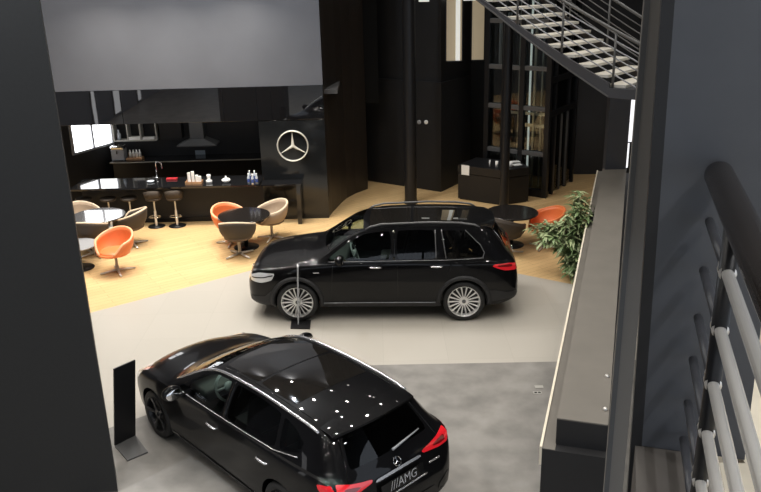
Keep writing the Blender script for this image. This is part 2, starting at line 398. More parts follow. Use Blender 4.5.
# ------------------------------------------------------------------ kitchen shell behind the bar
bm = B(); box(bm, (-4.6, 21.25, 1.6), (8.0, 0.1, 3.2)); struct('wall_kitchen', bm, 'black_wall')
w0 = Vector((-8.75, 17.75)); wd = Vector((0.60, 1.23)).normalized(); wn = Vector((-wd.y, wd.x))
w1 = w0 + wd*4.1
bm = B()
def wallpt(x, y):   # a pixel's point on the slanted window wall
    r = ray(x, y); # solve plane
    nrm = np.array([wn.x, wn.y]); t = (wn.x*w0.x + wn.y*w0.y)/(wn.x*r[0]+wn.y*r[1]); return Vector((r[0]*t, r[1]*t, CH+r[2]*t))
prism(bm, [tuple(w0 - wd*0.4), tuple(w1), tuple(w1+wn*0.15), tuple(w0-wd*0.4+wn*0.15)], 0, 3.2); struct('wall_window_side', bm, 'black_wall')
wa = wallpt(73, 154); wb = wallpt(112, 143); ua = (Vector((wa.x, wa.y))-w0).dot(wd); ub = (Vector((wb.x, wb.y))-w0).dot(wd); zw = (wa.z+wb.z)/2
Rw = Matrix.Rotation(math.atan2(wd.y, wd.x), 4, 'Z')
bm = B(); mid = w0 + wd*((ua+ub)/2) - wn*0.03
hW = 1.45
for uu in (ua, (ua+ub)/2, ub): pp = w0 + wd*uu - wn*0.03; box(bm, (pp.x, pp.y, zw+hW/2), (0.05, 0.06, hW), rot=Rw)
for zz in (zw, zw+hW): box(bm, (mid.x, mid.y, zz), (ub-ua+0.05, 0.06, 0.05), rot=Rw)
f = struct('window_1', bm, 'grey')
mm = mid + wn*0.015
bm = B(); box(bm, (mm.x, mm.y, zw+hW/2), (ub-ua, 0.012, hW), rot=Rw); obj('pane', bm, 'winlight', f)
bm = B(); prism(bm, [(-9.5, 18.56), (-0.9, 18.56), (-0.9, 21.3), (-9.5, 21.3)], 2.95, 3.05); struct('ceiling_kitchen', bm, 'ceiling')

# ================================================================== FURNITURE
# ---- bar
bar = thing('bar_counter', 'long black bar counter with polished stone top under the glossy fascia', 'bar counter', (-4.6, 18.4, 0))
def rel(o, p): return (p[0]-o.location.x, p[1]-o.location.y, p[2])
bm = B(); box(bm, rel(bar, (-4.9, 18.62, 0.475)), (4.35, 0.36, 0.95)); obj('bar_front', bm, 'bar_front', bar)
bm = B(); box(bm, rel(bar, (-4.97, 18.40, 0.975)), (4.40, 0.92, 0.05), bev=0.008); obj('worktop', bm, 'bar_top', bar)
bm = B(); box(bm, rel(bar, (-2.27, 18.14, 0.975)), (0.94, 0.42, 0.05), bev=0.008); obj('end_top', bm, 'bar_top', bar)
bm = B(); box(bm, rel(bar, (-1.88, 18.14, 0.475)), (0.10, 0.34, 0.95), bev=0.006); obj('leg', bm, 'bar_top', bar)
bm = B(); box(bm, rel(bar, (-4.9, 18.43, 0.05)), (4.30, 0.03, 0.10)); obj('plinth', bm, 'black_metal', bar)

# ---- back counter, shelf, hood
bc = thing('back_counter', 'black kitchen back counter with pale front edge under the wall shelf', 'kitchen counter', (-5, 20.85, 0))
bm = B(); box(bm, rel(bc, (-4.9, 20.92, 0.48)), (4.2, 0.52, 0.95)); obj('cabinet_body', bm, 'black_metal', bc)
bm = B(); box(bm, rel(bc, (-4.9, 20.88, 0.985)), (4.3, 0.62, 0.05), bev=0.006); obj('worktop', bm, 'bar_top', bc)
bm = B(); box(bm, rel(bc, (-4.9, 20.56, 0.985)), (4.3, 0.012, 0.022)); obj('edge_strip', bm, 'shelfwood', bc)
Ys = 21.02
a = at(113, 120, Ys); b = at(158, 139, Ys)
sh = thing('wall_shelf', 'pale edged open wall shelf with compartments at the kitchen window end', 'shelf', (a.x, Ys, b.z))
W, Hh = b.x-a.x, a.z-b.z
for z in (0, Hh): bm = B(); box(bm, (W/2, 0, z), (W, 0.30, 0.03)); obj('shelf_board', bm, 'shelfwood', sh)
for u in (0, 0.33, 0.63, 1): bm = B(); box(bm, (W*u, 0, Hh/2), (0.03, 0.28, Hh)); obj('upright', bm, 'shelfwood', sh)
a2 = at(158, 121.5, Ys); b2 = at(183, 138, Ys)
bm = B(); box(bm, ((a2.x+b2.x)/2 + 0.02, 21.05, (a2.z+b2.z)/2), (b2.x-a2.x-0.03, 0.28, a2.z-b2.z), bev=0.006)
wc = tag(obj('wall_cabinet', bm, 'black_metal'), 'black closed wall cabinet between open shelf and cooker hood', 'cabinet')
for (u, w_, h_, m_, lb) in ((0.10, 0.10, 0.26, 'bottle', 'pale bottle standing at the left end of the open wall shelf'),):
    bm = B(); lathe(bm, [(0, 0), (0.05, 0), (0.05, 0.15), (0.02, 0.2), (0.02, 0.26), (0, 0.26)], 16)
    tag(obj('bottle', bm, m_, None, True, (a.x+W*u, 20.98, b.z+0.016)), lb, 'bottle')
for (u, h_, lb) in ((0.48, 0.075, 'stack of white napkins in the middle compartment of the wall shelf'), (0.80, 0.055, 'stack of pale cloths in the right compartment of the wall shelf')):
    bm = B()
    for k in range(3): box(bm, (0.01*(k % 2), 0, h_*(k+0.5)/3), (0.30, 0.2, h_/3-0.004), bev=0.006)
    tag(obj('napkin_stack', bm, 'white', None, False, (a.x+W*u, 20.98, b.z+0.016)), lb, 'napkins')
# cooker hood
hc = at(198, 123, 20.75); hb = at(197, 146, 20.75)
hd = thing('cooker_hood', 'grey steel cooker hood with a flared canopy on the kitchen wall', 'cooker hood', (hb.x, 20.95, hb.z))
bm = B(); box(bm, (0, 0.06, 0.62), (0.36, 0.34, 0.90)); obj('chimney', bm, 'hood', hd)
bm = B()
va = [bm.verts.new(p) for p in ((-0.52, -0.28, 0), (0.52, -0.28, 0), (0.52, 0.24, 0), (-0.52, 0.24, 0))]
vb = [bm.verts.new(p) for p in ((-0.52, -0.28, 0.03), (0.52, -0.28, 0.03), (0.52, 0.24, 0.03), (-0.52, 0.24, 0.03))]
vc = [bm.verts.new(p) for p in ((-0.18, -0.11, 0.17), (0.18, -0.11, 0.17), (0.18, 0.23, 0.17), (-0.18, 0.23, 0.17))]
bm.faces.new(va[::-1]); bm.faces.new(vc)
for r0, r1 in ((va, vb), (vb, vc)):
    for i in range(4): bm.faces.new((r0[i], r0[(i+1) % 4], r1[(i+1) % 4], r1[i]))
obj('canopy', bm, 'hood', hd)
# paper note on the wall
a = at(195, 150.5, 21.19); b = at(206, 161.5, 21.19)
bm = B(); box(bm, (0, 0, 0), (b.x-a.x, 0.006, a.z-b.z), mi=0)
nt_ = obj('wall_notice', bm, 'notice', None, False, ((a.x+b.x)/2, 21.196, (a.z+b.z)/2)); tag(nt_, 'pale notice sheet on the black kitchen wall below the hood', 'notice')
# coffee machine
c = at(119, 161, 20.72)
cm = thing('coffee_machine', 'chrome topped coffee machine on the back counter near the window', 'coffee machine', (c.x, 20.80, 1.012))
bm = B(); box(bm, (0, 0.02, 0.15), (0.34, 0.30, 0.30), bev=0.02); obj('machine_body', bm, 'grey', cm)
bm = B(); box(bm, (0, 0.0, 0.345), (0.36, 0.34, 0.10), bev=0.04); obj('machine_lid', bm, 'chrome', cm)
bm = B(); box(bm, (0, -0.16, 0.012), (0.26, 0.10, 0.024), bev=0.005); obj('drip_tray', bm, 'black_metal', cm)
bm = B(); tube(bm, [(0, -0.13, 0.27), (0, -0.17, 0.25), (0, -0.17, 0.19)], 0.014); obj('spout', bm, 'chrome', cm)
# tray with white bottles on back counter
c = at(132, 158.5, 20.72)
bm = B(); box(bm, (0, 0, 0.03), (0.42, 0.22, 0.06), bev=0.006)
tag(obj('serving_tray', bm, 'tray', None, False, (c.x+0.06, 20.80, 1.012)), 'brown wooden box on the back counter beside the coffee machine', 'tray')
for k in range(4):
    bm = B(); lathe(bm, [(0, 0), (0.033, 0), (0.035, 0.12), (0.015, 0.16), (0.015, 0.2), (0, 0.2)], 14)
    tag(obj('syrup_bottle', bm, 'white', None, True, (c.x-0.055+0.085*k, 20.80, 1.073)), 'small white bottle in the brown box by the coffee machine', 'bottle', 'white bottles beside the coffee machine')
# faucet on the bar
c = at(158, 184, 18.60)
fa = thing('bar_faucet', 'tall chrome gooseneck tap on the bar top', 'tap', (c.x, 18.60, 1.0))
bm = B(); lathe(bm, [(0, 0), (0.03, 0), (0.03, 0.02), (0.022, 0.03), (0.022, 0.09), (0, 0.09)], 16); obj('tap_base', bm, 'chrome', fa, True)
bm = B(); tube(bm, [(0, 0, 0.08), (0, 0, 0.38)] + [(0.07 - 0.07*math.cos(t), 0, 0.38+0.07*math.sin(t)) for t in np.linspace(0.3, PI, 8)] + [(0.14, 0, 0.28)], 0.016, 12); obj('spout', bm, 'chrome', fa, True)
bm = B(); tube(bm, [(-0.02, 0, 0.06), (-0.10, 0, 0.09)], 0.009); obj('lever', bm, 'chrome', fa, True)
# wooden tray with cup stacks on the bar
c = at(194, 186.5, 18.15)
bm = B(); box(bm, (0, 0, 0.008), (0.38, 0.22, 0.016)); 
for s in (-1, 1): box(bm, (s*0.185, 0, 0.03), (0.012, 0.22, 0.06)); box(bm, (0, s*0.105, 0.03), (0.38, 0.012, 0.06))
tag(obj('cup_tray', bm, 'tray', None, False, (c.x, 18.22, 1.0)), 'small oak tray of white cup stacks on the bar top', 'tray')
for k, (dx, hh) in enumerate(((-0.11, 0.24), (-0.02, 0.27), (0.07, 0.20), (0.14, 0.15))):
    bm = B(); n = int(hh/0.03)
    prof = [(0, 0)]
    for q in range(n): prof += [(0.034, q*0.03), (0.038, q*0.03+0.026)]
    prof += [(0, n*0.03)]
    lathe(bm, prof, 18)
    tag(obj('cup_stack', bm, 'white', None, False, (c.x+dx, 18.22, 1.018)), 'stack of white paper cups in the oak tray, ' + ['leftmost', 'tallest, second from left', 'second from right', 'shortest, rightmost'][k], 'cups', 'cup stacks in the oak tray')
c = at(209, 186.5, 18.15)
bm = B(); lathe(bm, [(0, 0), (0.07, 0), (0.075, 0.06), (0.03, 0.10), (0.05, 0.16), (0.045, 0.2), (0, 0.2)], 20)
tag(obj('milk_jug', bm, 'white', None, True, (c.x, 18.22, 1.0)), 'white jug on the bar top right of the oak tray', 'jug')
c = at(226, 186.5, 18.15)
tp = thing('sugar_bowl', 'white round lidded bowl with knob on the bar top', 'bowl', (c.x, 18.22, 1.0))
bm = B(); lathe(bm, [(0, 0), (0.06, 0), (0.10, 0.045), (0.10, 0.075), (0, 0.075)], 24); obj('bowl_body', bm, 'white', tp, True)
bm = B(); lathe(bm, [(0.098, 0.076), (0.06, 0.10), (0.015, 0.11), (0.02, 0.15), (0, 0.16)], 24); obj('lid', bm, 'white', tp, True)
# bottles grouped at the bar's panel end
for k, (px, py) in enumerate(((249, 184), (253, 184.5), (257, 184), (250, 181), (255, 181))):
    c = gnd(px, py, 1.0)
    b_ = thing('water_bottle', 'clear water bottle with a blue label at the star panel end of the bar', 'bottle', (c.x, min(c.y, 18.36), 1.0), 0, 'water bottles on the bar')
    bm = B(); lathe(bm, [(0, 0), (0.032, 0), (0.033, 0.16), (0.015, 0.21), (0.015, 0.235), (0, 0.235)], 16); obj('bottle_body', bm, 'bottle', b_, True)
    bm = B(); lathe(bm, [(0.0345, 0.05), (0.0345, 0.13)], 16); obj('bottle_label', bm, 'blue', b_, True)
    bm = B(); lathe(bm, [(0.017, 0.232), (0.017, 0.255), (0, 0.255)], 12); obj('cap', bm, 'white', b_, True)
# small red package and a dark dish by the tap
c = at(172, 181, 18.6); bm = B(); box(bm, (0, 0, 0.02), (0.26, 0.10, 0.04), bev=0.006); tag(obj('snack_box', bm, 'redpack', None, False, (c.x, 18.62, 1.0)), 'small red box on the bar top right of the tap', 'box')
c = at(152, 184, 18.5); bm = B(); lathe(bm, [(0, 0), (0.06, 0), (0.09, 0.035), (0.085, 0.035), (0.055, 0.008), (0, 0.008)], 24); tag(obj('glass_dish', bm, 'bottle', None, True, (c.x, 18.42, 1.0)), 'small pale dish on the bar top left of the tap', 'dish')

# ---- star emblem on the panel
def star(bm, R, th, fat=0.11, ring=0.043):
    lathe(bm, [(R, -th*0.5), (R, th*0.5), (R-ring*R*2*0.5, th*1.1), (R-ring*R*2, th*0.5), (R-ring*R*2, -th*0.5), (R, -th*0.5)], 64)
    c1 = bm.verts.new((0, 0, th*1.6)); c0 = bm.verts.new((0, 0, -th*0.5))
    tips = []; vals = []
    for k in range(3):
        a = PI/2 + k*2*PI/3; tips.append(bm.verts.new((R*0.96*math.cos(a), R*0.96*math.sin(a), th*0.2)))
        a2 = a + PI/3; vals.append(bm.verts.new((R*fat*math.cos(a2), R*fat*math.sin(a2), th*0.1)))
    for k in range(3):
        for v in (vals[k], vals[k-1]):
            bm.faces.new((c1, tips[k], v)); bm.faces.new((c0, tips[k], v))
bm = B(); star(bm, 0.37, 0.035)
bmesh.ops.transform(bm, matrix=Matrix.Rotation(PI/2, 4, 'X'), verts=bm.verts[:])
em = obj('star_emblem', bm, 'emblem', None, False, (-1.985, 18.381, 1.79), autosmooth=40); tag(em, 'large silver three-pointed star in a ring on the black panel', 'emblem')

# ---- tub chairs
def tub_chair(name, label, shell_m, rim_m, cush_m, loc, rz, group='tub chairs around the lounge tables', blade=False):
    t = thing(name, label, 'chair', loc, rz, group); t.scale = (1.08, 1.08, 1.06)
    NA, NV = 40, 7
    bm = B()
    outer, inner = [], []
    def top(a):   # a = 0 at the front, PI at the back
        a = min(a, 2*PI-a); k = 0.5 - 0.5*math.cos(a); u = min(1, max(0, (a-0.45)/0.75)); return 0.425 + 0.19*u*u*(3-2*u) + 0.175*k*k
    def ring(a, v, off):
        zt_ = top(a); z0 = 0.36; z = z0 + (zt_-z0)*v
        bulge = 0.20 + (0.33-0.20)*math.sin(min(1, v*1.25+0.12)*PI/2)
        flare = 0.045*v*(0.5-0.5*math.cos(a))
        r = bulge + flare - off
        return (r*0.98*math.cos(a-PI/2)*1.05, r*math.sin(a-PI/2), z + (off*0.25 if v < 0.05 else 0))
    for i in range(NA):
        a = 2*PI*i/NA
        outer.append([bm.verts.new(ring(a, v/NV, 0)) for v in range(NV+1)])
        inner.append([bm.verts.new(ring(a, v/NV, 0.045)) for v in range(NV+1)])
    for i in range(NA):
        j = (i+1) % NA
        for v in range(NV):
            bm.faces.new((outer[i][v], outer[j][v], outer[j][v+1], outer[i][v+1]))
            bm.faces.new((inner[i][v+1], inner[j][v+1], inner[j][v], inner[i][v]))
        bm.faces.new((outer[i][NV], outer[j][NV], inner[j][NV], inner[i][NV]))
    bm.faces.new([outer[i][0] for i in range(NA)][::-1]); bm.faces.new([inner[i][0] for i in range(NA)])
    obj('shell', bm, shell_m, t, True)
    bm = B(); pts = []
    for i in range(3, NA-2):
        a = 2*PI*i/NA; p = ring(a, 1, 0.022); pts.append((p[0], p[1], p[2]+0.004))
    tube(bm, pts, 0.024, 8); obj('rim', bm, rim_m, t, True)
    bm = B(); lathe(bm, [(0, 0.37), (0.24, 0.37), (0.275, 0.39), (0.28, 0.43), (0.255, 0.455), (0.12, 0.465), (0, 0.465)], 32); obj('cushion', bm, cush_m, t, True)
    bm = B(); lathe(bm, [(0, 0.05), (0.03, 0.05), (0.026, 0.34), (0.09, 0.36), (0.09, 0.37), (0, 0.37)], 20); obj('pedestal', bm, 'steel', t, True)
    for k in range(4):
        a = PI/4 + k*PI/2; bm = B()
        tube(bm, [(0.02*math.cos(a), 0.02*math.sin(a), 0.055), (0.32*math.cos(a), 0.32*math.sin(a), 0.022)], [0.024, 0.016], 10); obj('leg', bm, 'steel', t, True)
    return t
def face(p, q):   # chair's front (local -Y) towards q
    return math.atan2(q[1]-p[1], q[0]-p[0]) + PI/2
# ---- tables
def round_table(label, loc, r=0.56, h=0.74, top='table_top', pole='black_metal'):
    t = thing('round_table', label, 'table', loc, 0, 'round lounge tables')
    bm = B(); lathe(bm, [(0, h-0.035), (r-0.02, h-0.035), (r, h-0.022), (r, h-0.008), (r-0.008, h), (0, h)], 64); obj('tabletop', bm, top, t, autosmooth=30)
    bm = B(); lathe(bm, [(0, 0.02), (0.045, 0.02), (0.04, h-0.06), (0.16, h-0.036), (0, h-0.036)], 24); obj('pedestal', bm, pole, t, True)
    bm = B(); lathe(bm, [(0, 0), (0.27, 0), (0.275, 0.012), (0.05, 0.03), (0, 0.03)], 40); obj('base', bm, pole, t, True)
    return t
TL = (-6.14, 16.70, 0); TM = (-2.92, 16.45, 0); TR = (2.80, 16.15, 0); TS = (-6.18, 15.42, 0)
round_table('round black table by the bar stools at the left, reflecting the window', TL, 0.58, top='table_reflect_grey')
round_table('round black table in the middle of the lounge between orange and tan chairs', TM)
round_table('round black table at the right behind the car, beside the plant', TR, 0.55)
round_table('low small round table at the left edge in front of the larger one', TS, 0.40, 0.52, 'table_reflect_pale')
tub_chair('tub_chair', 'orange tub chair facing the camera alone at the front left', 'orange', 'orange_lit_rim', 'orange', gnd(118, 272), -0.30)
tub_chair('tub_chair', 'orange tub chair half hidden behind the middle round table', 'orange', 'orange_lit_rim', 'orange', (-3.28, 16.72, 0), face((-3.28, 16.72), TM)-0.2)
tub_chair('tub_chair', 'dark brown tub chair with its back to the camera at the middle table', 'brown', 'tan_rim', 'brown_cush', (-2.98, 15.93, 0), face((-2.98, 15.93), TM)+0.1)
tub_chair('tub_chair', 'tan tub chair right of the middle round table near the star panel', 'tan', 'tan_rim', 'brown_cush', (-2.42, 16.98, 0), face((-2.42, 16.98), TM)-0.25)
tub_chair('tub_chair', 'brown tub chair in front of the left round table, back to the camera', 'brown', 'tan_rim', 'brown_cush', (-6.16, 16.20, 0), face((-6.16, 16.20), TL))
tub_chair('tub_chair', 'brown tub chair with pale rim right of the left round table', 'brown', 'tan_rim', 'brown_cush', (-5.50, 16.80, 0), face((-5.50, 16.80), TL)-0.35)
tub_chair('tub_chair', 'beige rimmed tub chair behind the left round table beside the wall edge', 'tan', 'tan_rim', 'tan', (-6.62, 17.15, 0), face((-6.62, 17.15), TL))
tub_chair('tub_chair', 'orange tub chair tucked under the plant leaves at the right', 'orange', 'orange', 'orange', (3.48, 15.95, 0), face((3.48, 15.95), TR)+0.5)
tub_chair('tub_chair', 'dark tub chair behind the tail of the middle car under the right table', 'brown', 'brown', 'brown', (2.62, 15.62, 0), face((2.62, 15.62), TR)-0.4)

# ---- bar stools
def bar_stool(label, loc, rz, back):
    t = thing('bar_stool', label, 'stool', loc, rz, 'bar stools along the bar front')
    bm = B(); lathe(bm, [(0, 0), (0.20, 0), (0.205, 0.008), (0.04, 0.028), (0, 0.028)], 36); obj('base', bm, 'black_metal' if back else 'steel', t, True)
    bm = B(); lathe(bm, [(0, 0.02), (0.03, 0.02), (0.03, 0.38), (0.02, 0.38), (0.02, 0.66), (0, 0.66)], 20); obj('pole', bm, 'rim', t, autosmooth=40)
    bm = B(); pts = [(0.14*math.sin(a), -0.03-0.10*(1+math.cos(a))*0.9, 0.28) for a in np.linspace(-PI*0.95, PI*0.95, 20)]
    tube(bm, pts, 0.010, 8); obj('foot_ring', bm, 'chrome', t, True)
    bm = B(); lathe(bm, [(0, 0.65), (0.17, 0.655), (0.195, 0.68), (0.19, 0.71), (0.15, 0.722), (0, 0.722)], 32); obj('seat', bm, 'brown', t, True)
    if back:
        bm = B(); N = 18; A = []
        for i in range(N+1):
            a = math.radians(-100 + 200*i/N) - PI/2
            hh = 0.20*math.cos((i/N-0.5)*PI*0.9)**0.6 + 0.02
            row = []
            for (r, z) in ((0.185, 0.69), (0.215, 0.70+hh*0.5), (0.225, 0.70+hh), (0.205, 0.70+hh), (0.19, 0.70+hh*0.5), (0.165, 0.70)): row.append(bm.verts.new((r*math.cos(a), r*math.sin(a), z)))
            A.append(row)
        for i in range(N):
            for k in range(6): bm.faces.new((A[i][k], A[i+1][k], A[i+1][(k+1) % 6], A[i][(k+1) % 6]))
        bm.faces.new(A[0][::-1]); bm.faces.new(A[-1]); obj('backrest', bm, 'brown', t, True)
    return t
names_ = ['backless bar stool farthest left at the bar', 'second backless bar stool from the left', 'third bar stool from the left with a steel foot',
          'bar stool with curved back left of the oak tray', 'rightmost bar stool with curved back before the bar']
for k, px in enumerate((93, 116, 136, 160, 180)):
    p = gnd(px, 222.5); bar_stool(names_[k], (p.x, 18.10 if k > 2 else 18.16, 0), 0.15 if k > 2 else PI, k > 2)

# ---- steel columns
def column(label, loc, r, z1, m):
    t = thing('steel_column', label, 'column', loc)
    bm = B(); lathe(bm, [(0, 0), (r, 0), (r, z1), (0, z1)], 40); obj('shaft', bm, m, t, autosmooth=40)
    bm = B(); lathe(bm, [(r*1.001, 0.0), (r*1.12, 0.0), (r*1.12, 0.05), (r*1.001, 0.055)], 40); obj('foot_collar', bm, m, t, autosmooth=40)
column('thick round black column left of the reception desk', (0.80, 19.50, 0), 0.155, ROOM_Z, 'black_metal')
column('slim round black column in front of the reception desk under the stairs', (2.99, 18.42, 0), 0.105, 4.55, 'black_metal')

# ---- reception desk
dk = thing('reception_desk', 'black reception desk behind the slim column with a white sign at its left', 'desk', (3.0, 19.2, 0))
c0 = Vector((3.02, 19.06)); cL = Vector((2.02, 19.74)); cR = gnd(528, 202); cR = Vector((cR.x, cR.y))
poly = [tuple(Vector(p)-Vector((3.0, 19.2))) for p in (cL, c0, cR, cR + Vector((-0.15, 0.62)), cL + Vector((0.55, 0.75)))]
bm = B(); prism(bm, poly, 0.03, 0.68); obj('desk_body', bm, 'black_metal', dk)
c_ = sum((Vector(p) for p in poly), Vector((0, 0)))/5
bm = B(); prism(bm, [tuple(c_+(Vector(p)-c_)*1.012) for p in poly], 0.70, 0.90); obj('desk_top', bm, 'black_metal', dk)
bm = B(); prism(bm, [tuple(c_+(Vector(p)-c_)*0.95) for p in poly], 0.0, 0.71); obj('plinth', bm, 'gloss_black', dk)
du = (c0-cL).normalized(); ang = math.atan2(du.y, du.x)
sp = cL + du*0.22 + Vector((du.y, -du.x))*0.03
bm = B(); box(bm, (0, 0, 0), (0.22, 0.008, 0.25), rz=ang); tag(obj('desk_sign', bm, 'paper', None, False, (sp.x, sp.y, 0.795)), 'square white sign on the left end of the reception desk', 'sign')
def onDesk(px, py): p = gnd(px, py, 0.9); return (p.x, p.y+0.06, 0.90)
for k, (px, py, hh, r, lb) in enumerate(((490, 167, 0.16, 0.02, 'slim pale bottle on the reception desk left of the column'), (497, 168, 0.16, 0.04, 'white cup on the reception desk just left of the column'), (511, 167.5, 0.13, 0.045, 'white cup on the reception desk just right of the column'))):
    bm = B(); lathe(bm, [(0, 0), (r*0.85, 0), (r, hh), (r*0.9, hh), (r*0.75, 0.012), (0, 0.012)], 20); tag(obj('desk_cup', bm, 'white', None, True, onDesk(px, py)), lb, 'cup')
for k, (px, py, s, rz, lb) in enumerate(((517.5, 165.3, (0.22, 0.18), 0.3, 'white paper sheet on the reception desk near the cup'), (515.5, 162.3, (0.24, 0.16), 0.2, 'larger white paper at the right end of the reception desk'))):
    bm = B(); box(bm, (0, 0, 0.004), (*s, 0.008), rz=rz); tag(obj('paper_sheet', bm, 'paper', None, False, onDesk(px, py)), lb, 'paper')

# ---- lift tower
LC = Vector((4.22, 19.66)); LF = LC - e1*1.68; LR = LC + e2*1.80
lt = thing('lift_tower', 'black framed glass lift tower behind the reception desk', 'lift', (LC.x, LC.y, 0))
def lrel(p): return (p[0]-LC.x, p[1]-LC.y)
zs_ = [at(538, y, 19.66).z for y in (196, 155, 110, 69.5, 22)] + [6.2]
angF = math.atan2(e1.y, e1.x); angR = math.atan2(e2.y, e2.x)
for k, p in enumerate((LC, LC-e1*0.70, LC-e1*1.22, LF)):
    q = lrel(p); bm = B(); box(bm, (q[0], q[1], 3.1), (0.13 if k != 2 else 0.08, 0.13, 6.2), rz=angF, bev=0.008); obj('post', bm, 'black_metal', lt)
for z in [0.10] + zs_[1:]:
    q = lrel(LC-e1*0.84); bm = B(); box(bm, (q[0], q[1], z), (1.68, 0.12, 0.11 if z > 0.2 else 0.2), rz=angF, bev=0.006); obj('rail', bm, 'grey_metal' if z > 0.2 else 'black_metal', lt)
for p in (LC+e2*0.40, LC+e2*1.30, LR):
    q = lrel(p); bm = B(); box(bm, (q[0], q[1], 3.1), (0.09, 0.09, 6.2), rz=angR, bev=0.006); obj('post', bm, 'black_metal', lt)
for z in (2.12, 2.95, 4.3):
    q = lrel(LC+e2*0.90); bm = B(); box(bm, (q[0], q[1], z), (1.80, 0.12, 0.14), rz=angR, bev=0.006); obj('rail', bm, 'black_metal', lt)
bm = B(); q = lrel(LC-e1*0.84+e2*0.01); box(bm, (q[0], q[1], 3.1), (1.60, 0.012, 6.0), rz=angF); obj('front_glass', bm, 'clear', lt)
bm = B(); q = lrel(LC+e2*0.90-e1*0.01); box(bm, (q[0], q[1], 3.1), (1.70, 0.012, 6.0), rz=angR); obj('side_glass', bm, 'clear', lt)
for u in (0.42, 0.62, 0.75, 1.05):
    bm = B(); q = lrel(LC-e1*u+e2*0.55); box(bm, (q[0], q[1], 3.1), (0.035 if u != 0.62 else 0.06, 0.05, 6.0), rz=angF); obj('guide_rail', bm, 'steel' if u != 0.75 else 'palestrip', lt)
bm = B(); q = lrel(LC-e1*0.62+e2*0.5); box(bm, (q[0], q[1], 1.72), (0.62, 0.05, 0.09), rz=angF); obj('cross_bar', bm, 'steel', lt)
bm = B(); q = lrel(LC-e1*0.8+e2*0.5); box(bm, (q[0], q[1], 2.02), (1.4, 0.05, 0.07), rz=angF); obj('cross_bar', bm, 'steel', lt)
bm = B(); q = lrel(LC-e1*1.5+e2*0.6); box(bm, (q[0], q[1], 3.85), (0.34, 0.03, 1.3), rz=angF); obj('lift_cabin_panel', bm, 'grey', lt)
bm = B(); q = lrel(LC-e1*0.84+e2*1.60); box(bm, (q[0], q[1], 3.1), (1.6, 0.06, 6.0), rz=angF); obj('rear_panel', bm, 'black_wall', lt)
bm = B(); q = lrel(LC+e2*0.85-e1*0.03); box(bm, (q[0], q[1], 1.05), (0.84, 0.03, 2.0), rz=angR); 
dr = obj('lift_door', bm, 'privacy', lt)
for u in (0.46, 0.86, 1.24):
    q = lrel(LC+e2*u+e1*0.02); bm = B(); box(bm, (q[0], q[1], 1.06), (0.035, 0.04, 2.05), rz=angR); obj('door_stile', bm, 'grey_metal', dr)
# two small round switches on the back wall
for k, px in enumerate((419.5, 426.5)):
    p = at(px, 122, 20.72); 
    # put on the plane of the back wall
    t_ = (K.x*e2.x+K.y*e2.y)/(p.x*e2.x+p.y*e2.y); r_ = ray(px, 122); t_ = (K.x*e2.x+K.y*e2.y)/(r_[0]*e2.x+r_[1]*e2.y)
    pp = Vector((r_[0]*t_, r_[1]*t_, CH+r_[2]*t_)) - Vector((e2.x, e2.y, 0))*0.02
    bm = B(); lathe(bm, [(0, -0.015), (0.055, -0.015), (0.055, 0.012), (0.045, 0.018), (0, 0.018)], 20)
    bmesh.ops.transform(bm, matrix=Matrix.Rotation(angF, 4, 'Z') @ Matrix.Rotation(PI/2, 4, 'X'), verts=bm.verts[:])
    tag(obj('wall_fitting', bm, 'white' if k else 'grey', None, False, pp, autosmooth=40), ('round white' if k else 'small grey') + ' fitting on the black wall right of the thick column', 'wall fitting')

# ---- curved stair
SC = Vector((12.28, 23.99)); SR = 12.0; SI = 10.42
st = thing('curved_staircase', 'curved open staircase with pale treads and grey steel railing at upper right', 'staircase', (SC.x, SC.y, 0))
th0, th1, nT = math.radians(215.64), math.radians(229.26), 9
zA = at(500, 8, 17.0).z; zB = at(617, 85, 14.9).z
def sp_(th, r, z): return Vector((r*math.cos(th), r*math.sin(th), z))
dth = (th1-th0)/(nT-1); dz = (zA-zB)/(nT-1)
for k in range(-1, nT):
    th = th0 + dth*k; z = zA - dz*k; bm = B()
    pts = []
    for (a, r) in ((th-dth*0.50, SR-0.02), (th+dth*0.46, SR-0.02), (th+dth*0.46, SI), (th-dth*0.50, SI)): pts.append((r*math.cos(a), r*math.sin(a)))
    prism(bm, pts, z-0.05, z); obj('tread', bm, 'tread', st)
def ribbon(bm, r0, r1, f0, f1, n=28, t0=th0-dth*2.2, t1=th1-dth*0.35):
    rows = []
    for i in range(n+1):
        t = t0 + (t1-t0)*i/n; zc = zA - dz*(t-th0)/dth
        w_ = 0.45 + 0.55*min(1, max(0, (t-th0)/(th1-th0))); g0 = f0*w_; g1 = f1 if f1 > -0.1 else f0*w_+0.03
        rows.append([bm.verts.new(sp_(t, r0, zc+g0)), bm.verts.new(sp_(t, r1, zc+g0)), bm.verts.new(sp_(t, r1, zc+g1)), bm.verts.new(sp_(t, r0, zc+g1))])
    for a, b in zip(rows, rows[1:]):
        for k in range(4): bm.faces.new((a[k], a[(k+1) % 4], b[(k+1) % 4], b[k]))
    bm.faces.new(rows[0][::-1]); bm.faces.new(rows[-1])
bm = B(); ribbon(bm, SR, SR+0.06, -0.27, -0.03); obj('outer_stringer', bm, 'stringer', st)
bm = B(); ribbon(bm, SR+0.005, SR+0.075, -0.295, -0.265); obj('stringer_lip', bm, 'grey_metal', st)
bm = B(); ribbon(bm, SI-0.06, SI, -0.27, -0.03); obj('inner_stringer', bm, 'stringer', st)
